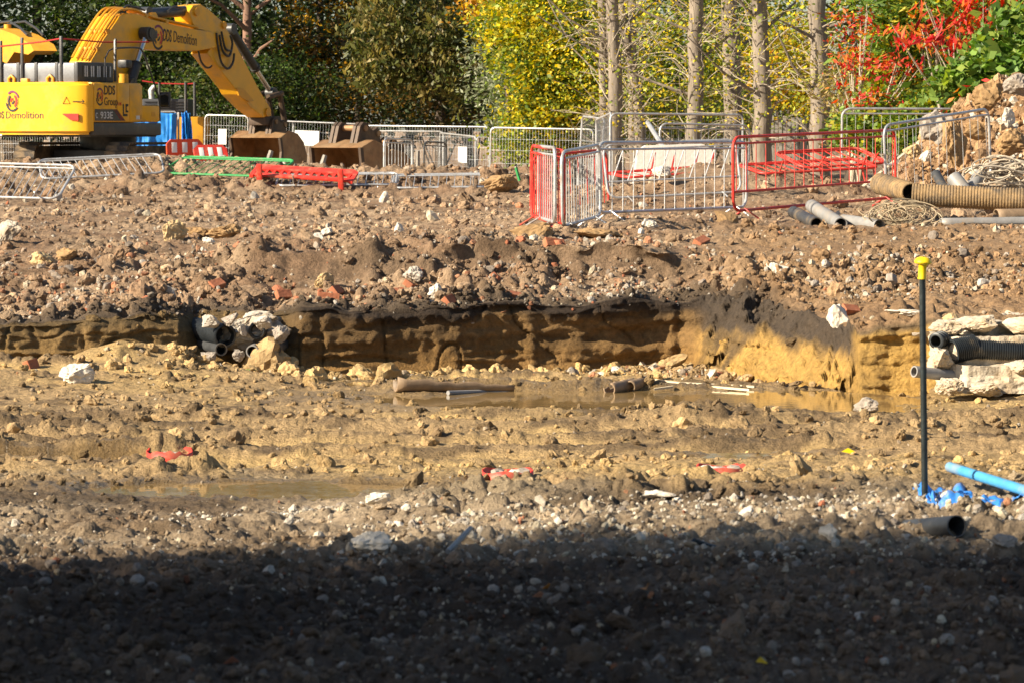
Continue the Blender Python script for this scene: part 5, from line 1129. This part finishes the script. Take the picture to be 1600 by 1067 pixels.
# weed
wd = empty('weed', 'small green weed on the pit floor below the ducts', 'plant', Matrix.Translation(P(382, 588, 30.0)))
rg = random.Random(4); stm = MB()
for k in range(5): stm.tube([(0, 0, -.02), (rg.uniform(-.06, .06), rg.uniform(-.05, .05), .07)], .003, 4)
stm.build('stem', MATS['green_barrier_paint'], wd)
M_weed = mat('weed_green', (.07, .22, .03), .6, bump=0)
for k in range(16):
    a = rg.uniform(0, 6.28); c = Vector((rg.gauss(0, .07), rg.gauss(0, .05), rg.uniform(.0, .07))); s_ = rg.uniform(.025, .045); u = Vector((math.cos(a), math.sin(a), .3)) * s_; v = Vector((-math.sin(a), math.cos(a), rg.uniform(-.4, .4))) * s_ * .5
    MB().add([c - u, c - v, c + u, c + v], [(0, 1, 2, 3)]).build('leaf', M_weed, wd, False)
# concrete block behind the enclosure
cbk = tag(MB().prism([(-.72, -.5), (.75, -.5), (.66, .2), (.5, .3), (-.5, .27), (-.64, .18)], -.4, .4).build('concrete_block', M_cblk, None, False), 'white concrete block with red stripes behind the front barriers', 'concrete'); cbk.location = P(1052, 252, 56.5)
for i, xx in enumerate((-.45, -.1, .3, .58)): MB().prism([(xx, -.3), (xx + .025, -.3), (xx + .12, .15), (xx + .1, .15)], -.404, -.398).build('red_stripe', M_redp, cbk, False)
tag(MB().tube([P(1012, 192, 60), P(1040, 236, 58)], .045, 8).build('green_pole', M_steel), 'thin grey green pole leaning above the concrete block', 'pole')
# timber fence between the trunks
tf = empty('timber_fence', 'weathered board fence between two poplar trunks', 'fence', Matrix.Translation(P(1238, 262, 78)))
for k in range(16):
    pxx = 1190 + k * 6.6; a = P(pxx, 300, 78) - tf.location; b_ = P(pxx + 5.6, 186 + 5 * math.sin(k * 2.3), 78) - tf.location; MB().box(a.x, b_.x, -.02 + .012 * (k % 2), .02 + .012 * (k % 2), a.z, b_.z).build('board', M_wood, tf, False)
for zz in (-.2, .6): MB().box((P(1188, 262, 78) - tf.location).x, (P(1298, 262, 78) - tf.location).x, .04, .09, zz, zz + .08).build('rail', M_wood, tf, False)

# ================================================================== trees and bushes
def crown_mesh(blobs, leaf, pal, seed, per=26, crad=.34, asp=.62, droop=.0, coarse=None):
    r = np.random.default_rng(seed); Vs = []; Cs = []
    pal = np.array(pal)
    for (c, rad, n) in blobs:
        nc = max(3, n // per); q = r.normal(size=(nc, 3)); q /= np.linalg.norm(q, axis=1)[:, None]; q *= (r.uniform(.25, 1, (nc, 1)) ** .45); cen = np.array(c) + q * np.array(rad)
        ci = np.repeat(np.arange(nc), per); k = len(ci); off = r.normal(size=(k, 3)) * crad * np.array([1.1, 1.1, .6]); p = cen[ci] + off
        pc = pal[r.integers(0, len(pal), nc)][ci]; jit = r.uniform(.65, 1.3, (k, 1)); alt = pal[r.integers(0, len(pal), k)]; w_ = (r.uniform(size=(k, 1)) < .25); col = np.where(w_, alt, pc) * jit
        a = r.normal(size=(k, 3)); a[:, 2] = a[:, 2] * .6 - droop * 1.6; a /= np.linalg.norm(a, axis=1)[:, None]
        b = np.cross(a, r.normal(size=(k, 3)) + np.array([0, 0, 1.2])); b /= np.linalg.norm(b, axis=1)[:, None] + 1e-9
        s = leaf * np.clip(np.exp(r.normal(-.05, .36, (k, 1))), .4, 1.55) * .5; nn = np.cross(a, b)
        V = np.stack([p - a * s, p - b * s * asp + nn * s * .18, p + a * s, p + b * s * asp + nn * s * .18], 1)
        Vs.append(V.reshape(-1, 3)); Cs.append(np.repeat(col, 4, 0))
    V = np.concatenate(Vs); C_ = np.clip(np.concatenate(Cs), .004, .9); Q = np.arange(len(V)).reshape(-1, 4); me = np_mesh('crown', V, Q); set_col(me, C_); me.materials.append(M_leaf); return me
def wood(base, pts, rs, seed, limbs=(), twigs=0, tl=1.2, n=12):
    mb = MB(); P_ = [Vector(p) for p in pts]; fine = []; fr = []
    for i in range(len(P_) - 1):
        for k in range(5): u = k / 5; fine.append(P_[i].lerp(P_[i + 1], u)); fr.append(rs[i] + (rs[i + 1] - rs[i]) * u)
    fine.append(P_[-1]); fr.append(rs[-1]); rg = random.Random(seed)
    fine = [p + Vector((rg.gauss(0, .02), rg.gauss(0, .02), 0)) for p in fine]; fr = [r * rg.uniform(.95, 1.06) for r in fr]
    fr[0] *= 1.25; mb.tube(fine, 1, n, rs=fr)
    for lm in limbs: mb.tube([Vector(p) for p, _ in lm], 1, 7, rs=[r for _, r in lm])
    return mb
GREEN = [(.045, .085, .016), (.07, .12, .02), (.03, .055, .012), (.10, .13, .025)]
DARK = [(.022, .042, .012), (.035, .06, .015), (.05, .065, .018), (.015, .03, .01)]
OLIVE = [(.12, .125, .032), (.08, .095, .024), (.20, .18, .05), (.05, .065, .018), (.25, .20, .065)]
YEL = [(.72, .52, .02), (.62, .50, .03), (.40, .42, .045), (.28, .34, .04), (.80, .58, .03), (.46, .46, .06)]
YGR = [(.24, .30, .035), (.17, .24, .03), (.36, .36, .04), (.11, .17, .025), (.46, .40, .03)]
ORNG = [(.55, .26, .015), (.62, .36, .02), (.40, .18, .015), (.30, .24, .03)]
BRN = [(.19, .11, .025), (.12, .09, .025), (.28, .15, .02), (.06, .06, .02)]
REDS = [(.62, .045, .03), (.70, .10, .03), (.55, .03, .035), (.68, .22, .04), (.42, .05, .02)]
FIG = [(.13, .24, .045), (.19, .30, .06), (.09, .17, .03), (.26, .34, .06)]
def tree(label, px, d, tr, H, crowns, pal, leaf, seed, lean=(0, 0), bark=M_barkd, kind='broadleaf_tree', cat='tree', group=None, **kw):
    sh = 1.06 if (px < 780 and d > 90) else 1.0; b = G(px, d * sh); b.z -= .15; rt = empty(kind, label, cat, Matrix.Translation(b)); top = Vector((lean[0], lean[1], H))
    rg = random.Random(seed); limbs = []
    for k in range(7):
        u = rg.uniform(.3, .9); p0 = top * u; a = rg.uniform(0, 6.28); L_ = rg.uniform(1.2, 2.8); p1 = p0 + Vector((math.cos(a) * L_ * .5, math.sin(a) * L_ * .5, L_ * .35)); p2 = p0 + Vector((math.cos(a) * L_, math.sin(a) * L_, L_ * .5)); r0 = tr * (1 - u) * .5 + .03
        limbs.append([(p0, r0), (p1, r0 * .6), (p2, r0 * .25)])
    wood(b, [(0, 0, 0), top * .33 + Vector((rg.uniform(-.15, .15), 0, 0)), top * .66, top], [tr, tr * .82, tr * .6, tr * .25], seed, limbs).build('trunk', bark, rt)
    bl = []
    for (pc, yc, dc, rx, ry, rz, n) in crowns: c = P(pc, yc, dc * sh) - b; bl.append((tuple(c), (rx, ry, rz), n))
    me = crown_mesh(bl, leaf, pal, seed, **kw); link('crown', me, None, rt); return rt
# crowns given as (column, row, depth, radii, leaves); those above the frame are the tops of the same trees
tree('dark green tree at far left behind the machines', 60, 104, .22, 11, [(40, 60, 103, 3.0, 2.2, 2.4, 8000), (40, -190, 103, 4.2, 3, 4, 4200)], GREEN + DARK, .16, 1)
tree('dense green tree behind the excavator boom', 190, 103, .22, 11, [(180, 60, 102, 2.6, 2.2, 2.2, 7500), (250, 110, 101, 2.0, 1.6, 1.4, 4200), (190, -190, 102, 4, 3, 4, 3800)], GREEN + DARK, .16, 2)
tree('tall pine with a reddish bare trunk behind the excavator arm', 392, 100, .2, 13, [(395, -130, 100, 3.4, 2.6, 2.2, 4500), (350, 30, 101, 1.6, 1.4, 1.2, 1600)], DARK, .2, 3, bark=M_barkp, kind='pine_tree')
tree('orange and brown autumn tree between the pine and the chestnut', 500, 104, .18, 11, [(500, 40, 103, 1.7, 1.6, 1.9, 4200), (470, 120, 103, 1.8, 1.4, 1.2, 2600), (500, -180, 103, 3, 2.6, 3, 2200)], BRN + DARK + ORNG[:2], .16, 4)
tree('chestnut tree with drooping olive leaves in the middle', 690, 98, .2, 11, [(640, 45, 95.5, 2.1, 1.6, 1.7, 5200), (700, 110, 95.5, 1.2, 1.2, 1.3, 1900), (600, 95, 96, 1.1, 1, 1, 1500), (650, -150, 96, 3.4, 2.6, 3, 3400)], OLIVE, .21, 5, droop=.7, asp=.42, crad=.22)
tree('dark tree behind the chestnut', 560, 110, .2, 11, [(560, 60, 110, 3.2, 2, 2.6, 4000), (600, -190, 110, 4, 3, 4, 2500)], DARK, .2, 6)
tree('dark tree behind and right of the chestnut', 735, 111, .2, 11, [(740, 60, 110, 3.0, 2, 2.8, 4200), (760, -190, 110, 4, 3, 4, 2500)], DARK + OLIVE[:1], .2, 7)
tree('yellow and green maple hanging low over the fence', 905, 89, .16, 9, [(850, 60, 86.5, 1.55, 1.3, 1.6, 11500), (880, 120, 86, 1.25, 1, 1.1, 7000), (800, 30, 88, .9, .8, .8, 3000), (850, 175, 87, .9, .8, .8, 3800), (880, -120, 87, 2.4, 2, 2.2, 3600)], YEL + YGR + GREEN[:2], .115, 8, asp=.7, crad=.26)
tree('orange leaved branch tree at the top beside the chestnut', 790, 97, .1, 8, [(765, 10, 93, .55, .6, .45, 900), (780, -90, 93, 1.4, 1, 1.2, 900)], ORNG, .15, 9)
tree('silvery willow behind the yellow maple', 800, 101, .16, 10, [(795, 90, 99, 1.1, 1, 2.4, 4200), (800, -150, 99, 2, 1.6, 2.4, 1800)], [(.30, .33, .22), (.22, .26, .13), (.16, .22, .06), (.40, .42, .30)], .17, 10, asp=.3)
# low bushes along the fence
for i, (lab, pc, yc, d_, rx, rz, n, pal, lf) in enumerate((
    ('dark bramble bush at the left behind the parked machine', 330, 165, 97, 2.0, 1.3, 5200, GREEN + OLIVE[:2], .13), ('olive bush behind the excavator arm', 440, 150, 98, 1.9, 1.3, 5200, DARK + GREEN + OLIVE[:1], .13), ('dark bush behind the loose buckets', 560, 170, 99, 1.9, 1.0, 4200, DARK + BRN, .13),
    ('brown bush below the chestnut', 690, 165, 98, 1.5, 1.0, 3800, DARK + BRN[:2], .13), ('yellow green bush at the foot of the maple', 850, 215, 88, 1.3, .75, 5200, YGR, .12), ('bush at the far left edge under the machines', 20, 160, 99, 2.2, 1.4, 3600, GREEN + DARK, .14),
    ('dark hedge bush between the pine and the fence', 390, 120, 101, 1.8, 1.6, 3200, DARK + GREEN, .15), ('green bush in the middle behind the chestnut foot', 745, 140, 101, 1.3, 1.1, 2600, GREEN + YGR[:1], .14), ('yellow bush behind the first two poplars', 990, 110, 93, 1.9, 1.9, 7500, YGR + GREEN + YEL[:1], .1), ('yellow green bush behind the middle poplars', 1100, 95, 93, 2.0, 2.1, 7500, YGR[:3] + GREEN + YEL[:1], .1),
    ('pale yellow bush behind the twin poplars', 1180, 120, 92, 1.6, 1.8, 5500, YEL[:3] + YGR + GREEN, .1), ('orange yellow bush between the right poplars', 1238, 105, 84, .85, 1.4, 4200, ORNG[:2] + YEL + YGR[:1], .12), ('tangled brown undergrowth below the poplars', 1080, 200, 88, 2.4, .8, 4200, [(.28, .2, .09), (.2, .15, .06)] + YGR, .11))):
    d_ = d_ * (1.06 if pc < 780 and d_ > 90 else 1); b = G(pc, d_); rt = empty('bush', lab, 'bush', Matrix.Translation(b)); c = P(pc, yc, d_) - b; hgt = max(.8, c.z)
    mb = MB(); rg = random.Random(i)
    for k in range(6): mb.tube([(rg.uniform(-.15, .15), 0, -.1), (rg.uniform(-.5, .5) * rx, rg.uniform(-.3, .3), hgt * .6), (rg.uniform(-.8, .8) * rx, rg.uniform(-.5, .5), hgt + rz * .5)], .03, 5, rs=[.035, .025, .01])
    mb.build('stem', M_barkd, rt); link('crown', crown_mesh([(tuple(c), (rx, rx * .7, rz), n)], lf, pal, 40 + i), None, rt)
# poplar trunks with bare twigs and a few yellow leaves
for i, (lab, px0, px1, d_, wpx) in enumerate((('slim pale trunk at the left of the poplar row', 946, 940, 80, 18), ('straight poplar trunk behind the pale fence panel', 962, 956, 77, 27), ('thin leaning poplar trunk in the gap', 1012, 968, 80, 20), ('slender upright trunk left of the middle poplar', 991, 986, 83, 19), ('thick pale poplar in the middle of the row', 1080, 1086, 76, 31), ('broad poplar trunk right of the middle', 1150, 1140, 77, 36), ('dark thick poplar trunk standing close beside the broad one', 1192, 1186, 74, 34), ('tall poplar trunk standing before the board fence', 1279, 1276, 73, 37))):
    b = G(px0, d_); b.z -= .2; top = P(px1, -20, d_) - b; r0 = wpx * d_ / F / 2 * .8; top = top * 1.9; rg = random.Random(60 + i); limbs = []; tw = MB()
    for k in range(6):
        u = rg.uniform(.22, .62); p0 = top * u; a = rg.choice([0, 3.14]) + rg.uniform(-.8, .8); L_ = rg.uniform(1.0, 2.6); dn = rg.uniform(.35, 1.2); limbs.append([(p0, r0 * .22), (p0 + Vector((math.cos(a) * L_ * .5, math.sin(a) * L_ * .4, L_ * .3 * dn + .1)), r0 * .15), (p0 + Vector((math.cos(a) * L_, math.sin(a) * L_ * .6, L_ * dn)), .012)])
    for k in range(70):
        u = rg.uniform(.08, .62); p0 = top * u; a = rg.uniform(0, 6.28); L_ = rg.uniform(.5, 1.7); p = p0 + Vector((math.cos(a), math.sin(a) * .6 - .3, 0)) * r0; pts = [p]
        dv = Vector((math.cos(a), math.sin(a) * .6 - .15, rg.uniform(-.1, 1.5))).normalized()
        for q in range(4): p = p + dv * L_ / 4; dv = (dv + Vector((rg.gauss(0, .3), rg.gauss(0, .2), rg.gauss(-.12, .3)))).normalized(); pts.append(p)
        tw.tube(pts, .01, 4, rs=[.014, .011, .008, .006, .004])
    rt = empty('poplar_tree', lab, 'tree', Matrix.Translation(b)); wood(b, [(0, 0, 0), top * .25 + Vector((rg.uniform(-.06, .06), 0, 0)), top * .6, top], [r0 * 1.08, r0, r0 * .85, r0 * .4], 60 + i, limbs, n=16).build('trunk', M_bark if i != 6 else M_bark, rt)
    tw.build('twigs', M_twig, rt); c = top * .36; bl = [((c.x, -.5, c.z), (1.4, 1.0, 2.1), 620), ((top.x * .85, 0, top.z * .85), (2, 1.6, 2.4), 900)]
    link('crown', crown_mesh(bl, .078, YEL + YGR[:2], 80 + i, per=4, crad=.3, asp=.75), None, rt)
# the autumn bushes at the right
def shrub(name, label, px, d, blobs, pal, leaf, seed, **kw):
    b = G(px, d); rt = empty(name, label, 'bush', Matrix.Translation(b)); mb = MB(); rg = random.Random(seed)
    for (pc, yc, dc, rx, ry, rz, n) in blobs:
        c = P(pc, yc, dc) - b; mb.tube([(rg.uniform(-.2, .2), 0, -.1), (c.x * .5, c.y * .5, c.z * .5), (c.x, c.y, c.z + rz * .4)], .03, 6, rs=[.05, .035, .012])
        for k in range(5): mb.tube([(c.x * .6, c.y * .6, c.z * .6), (c.x + rg.uniform(-1, 1) * rx, c.y + rg.uniform(-.5, .5) * ry, c.z + rg.uniform(-.3, 1) * rz)], .015, 5, rs=[.02, .006])
    mb.build('stem', M_twig, rt); link('crown', crown_mesh([(tuple(P(pc, yc, dc) - b), (rx, ry, rz), n) for (pc, yc, dc, rx, ry, rz, n) in blobs], leaf, pal, seed, **kw), None, rt); return rt
shrub('sumac_bush', 'sumac with long drooping scarlet leaves at the upper right', 1500, 62, [(1500, 40, 61, 1.05, .6, .5, 260), (1560, 20, 60.5, .8, .5, .45, 210), (1440, 55, 61.5, .7, .5, .35, 130), (1490, 75, 60.8, .35, .3, .2, 70), (1555, 65, 60.5, .4, .3, .25, 90)], REDS, .21, 101, per=13, crad=.13, asp=.25, droop=.7)
shrub('sumac_bush', 'pinkish red sumac left of the fig bush', 1340, 64, [(1345, 60, 64, .5, .5, .8, 300), (1330, 110, 64, .4, .4, .35, 130), (1400, 110, 63, .5, .4, .3, 170), (1360, 155, 63, .5, .3, .15, 120), (1490, 190, 60, .25, .3, .16, 110), (1530, 148, 59, .15, .2, .12, 40)], REDS, .13, 102, per=8, crad=.16, asp=.4, droop=.3)
shrub('fig_bush', 'broad bright green fig leaves at the right edge', 1560, 61, [(1560, 110, 59.6, .75, .5, .45, 1500), (1600, 60, 60, .7, .5, .6, 1300), (1500, 130, 60, .5, .4, .3, 620), (1640, 110, 59.6, .8, .5, .7, 900), (1590, -20, 61, .9, .6, .7, 900)], FIG, .2, 103, per=10, crad=.2, asp=.7, droop=.25)
shrub('palm_bush', 'spiky yellow green bush under the red leaves', 1390, 66, [(1395, 90, 65.5, .8, .6, .7, 1500), (1420, 20, 65.5, .9, .6, .6, 1500), (1385, 135, 65, .5, .4, .4, 600), (1480, 20, 65, .9, .6, .7, 900)], YGR + FIG + YEL[:1], .26, 104, per=12, crad=.16, asp=.2, droop=.1)
shrub('ivy_hedge', 'low yellow and green ivy hedge behind the grey barrier', 1400, 64, [(1350, 205, 63, .6, .4, .4, 1900), (1420, 205, 62.5, .65, .4, .45, 2300), (1470, 170, 62.5, .6, .4, .4, 1500), (1380, 160, 63.5, .5, .4, .35, 1200)], YGR + FIG, .1, 105, per=18, crad=.16, asp=.75)
shrub('dry_bush', 'dry straw coloured bush behind the last poplar', 1340, 68, [(1330, 190, 67, .5, .4, .6, 900), (1300, 120, 68, .5, .4, .8, 700)], [(.42, .32, .15), (.34, .25, .1), (.3, .3, .06)], .12, 106, per=12, crad=.2, asp=.35)
shrub('dark_shrub', 'dark evergreen shrub filling behind the autumn bushes', 1470, 70, [(1440, 110, 69, 1.3, .6, 1.0, 2600), (1560, 80, 69, 1.5, .6, 1.3, 2600), (1480, -30, 69, 1.8, .8, 1.0, 2000)], GREEN + DARK, .17, 107)
# the wood behind, tree by tree
for i, (pc, d_) in enumerate(((-60, 122), (90, 126), (240, 121), (350, 127), (450, 123), (640, 128), (800, 122), (930, 126), (1060, 120), (1190, 124), (1330, 118), (1460, 121), (1610, 117))):
    g_ = pc > 850
    tree(['dark tree at the left end of the wood', 'second dark tree from the left in the wood', 'dark tree of the wood behind the boom', 'dark tree of the wood behind the arm', 'dark tree of the wood left of the orange one', 'dark tree of the wood behind the chestnut crown', 'dark tree of the wood behind the maple', 'green tree of the wood behind the slim trunks', 'green tree of the wood behind the leaning poplar', 'green tree of the wood behind the broad poplar', 'green tree of the wood behind the last poplar', 'green tree of the wood behind the palm leaves', 'green tree of the wood at the right edge'][i], pc, d_, .2, 12,
         [(pc, 70, d_, 3.0, 2, 3.0, 2300), (pc + 40, 180, d_ - 1, 2.2, 1.5, 1.3, 1100), (pc, -190, d_, 4, 3, 4.2, 1800)], (YGR + GREEN) if g_ else DARK + GREEN[:1], .26, 300 + i, kind='woodland_tree', crad=.5)
# trees left of the picture that keep the wood in shade
for i, (lab, x_, d_) in enumerate((('tall tree beyond the left edge behind the machines', -33, 104), ('tall tree beyond the left edge farther out', -38, 98))):
    b = Vector((x_, d_, zg(x_, d_) - .1)); rt = empty('woodland_tree', lab, 'tree', Matrix.Translation(b)); wood(b, [(0, 0, 0), (0, 0, 6), (.2, 0, 15)], [.35, .28, .08], i).build('trunk', M_barkd, rt)
    link('crown', crown_mesh([((0, 0, 9), (5, 5, 5), 3200), ((0, 0, 14), (4, 4, 3.5), 1800)], .5, DARK + GREEN, 400 + i, crad=.7), None, rt)

# ================================================================== made-up cabins, unseen at the left, added to shade the near ground
ch = 6.0; y0c = 4.8
for lv, lab in ((0, 'lower unseen grey cabin added left of the camera for its shade'), (1, 'upper unseen grey cabin added on the lower one for its shade')):
    rt = empty('shade_cabin', lab, 'cabin', Matrix.Translation((-9.6, y0c, .1 + lv * 2.95)) @ Matrix.Rotation(math.radians(1.0), 4, 'Z'))
    MB().box(-4.8, 4.8, -3.0, 0, .0, 2.8, .03).build('body', M_cabin, rt); MB().box(-4.9, 4.9, -3.1, .1, 2.8, 2.94, .02).build('roof', M_char, rt)
    for k in range(14): MB().box(-4.7 + k * .7, -4.55 + k * .7, .0, .03, .1, 2.7).build('rib', M_cabin, rt, False)
    for xx in (-3, 0, 3): f_ = MB().box(xx - .6, xx + .6, .03, .07, 1.1, 2.1, .01).build('window', M_wht, rt); MB().box(xx - .52, xx + .52, .07, .075, 1.18, 2.02).build('pane', M_glass, f_, False)

b = Vector((-11.5, 4.15, .05)); rt = empty('broadleaf_tree', 'unseen leafy tree added behind the cabins to break up their shadow edge', 'tree', Matrix.Translation(b)); wood(b, [(0, 0, 0), (0, 0, 3), (.2, 0, 7)], [.2, .16, .06], 5).build('trunk', M_barkd, rt)  # added out of view to roughen the edge of the cabin shade
link('crown', crown_mesh([((x_ * .55, .75 + .2 * math.sin(x_ * 2.1), 5.9 + .6 * math.sin(x_ * .9) + .35 * math.sin(x_ * 2.3 + 1)), (.55, .6, .55), 520) for x_ in range(-9, 13)], .13, GREEN, 500, crad=.2), None, rt)
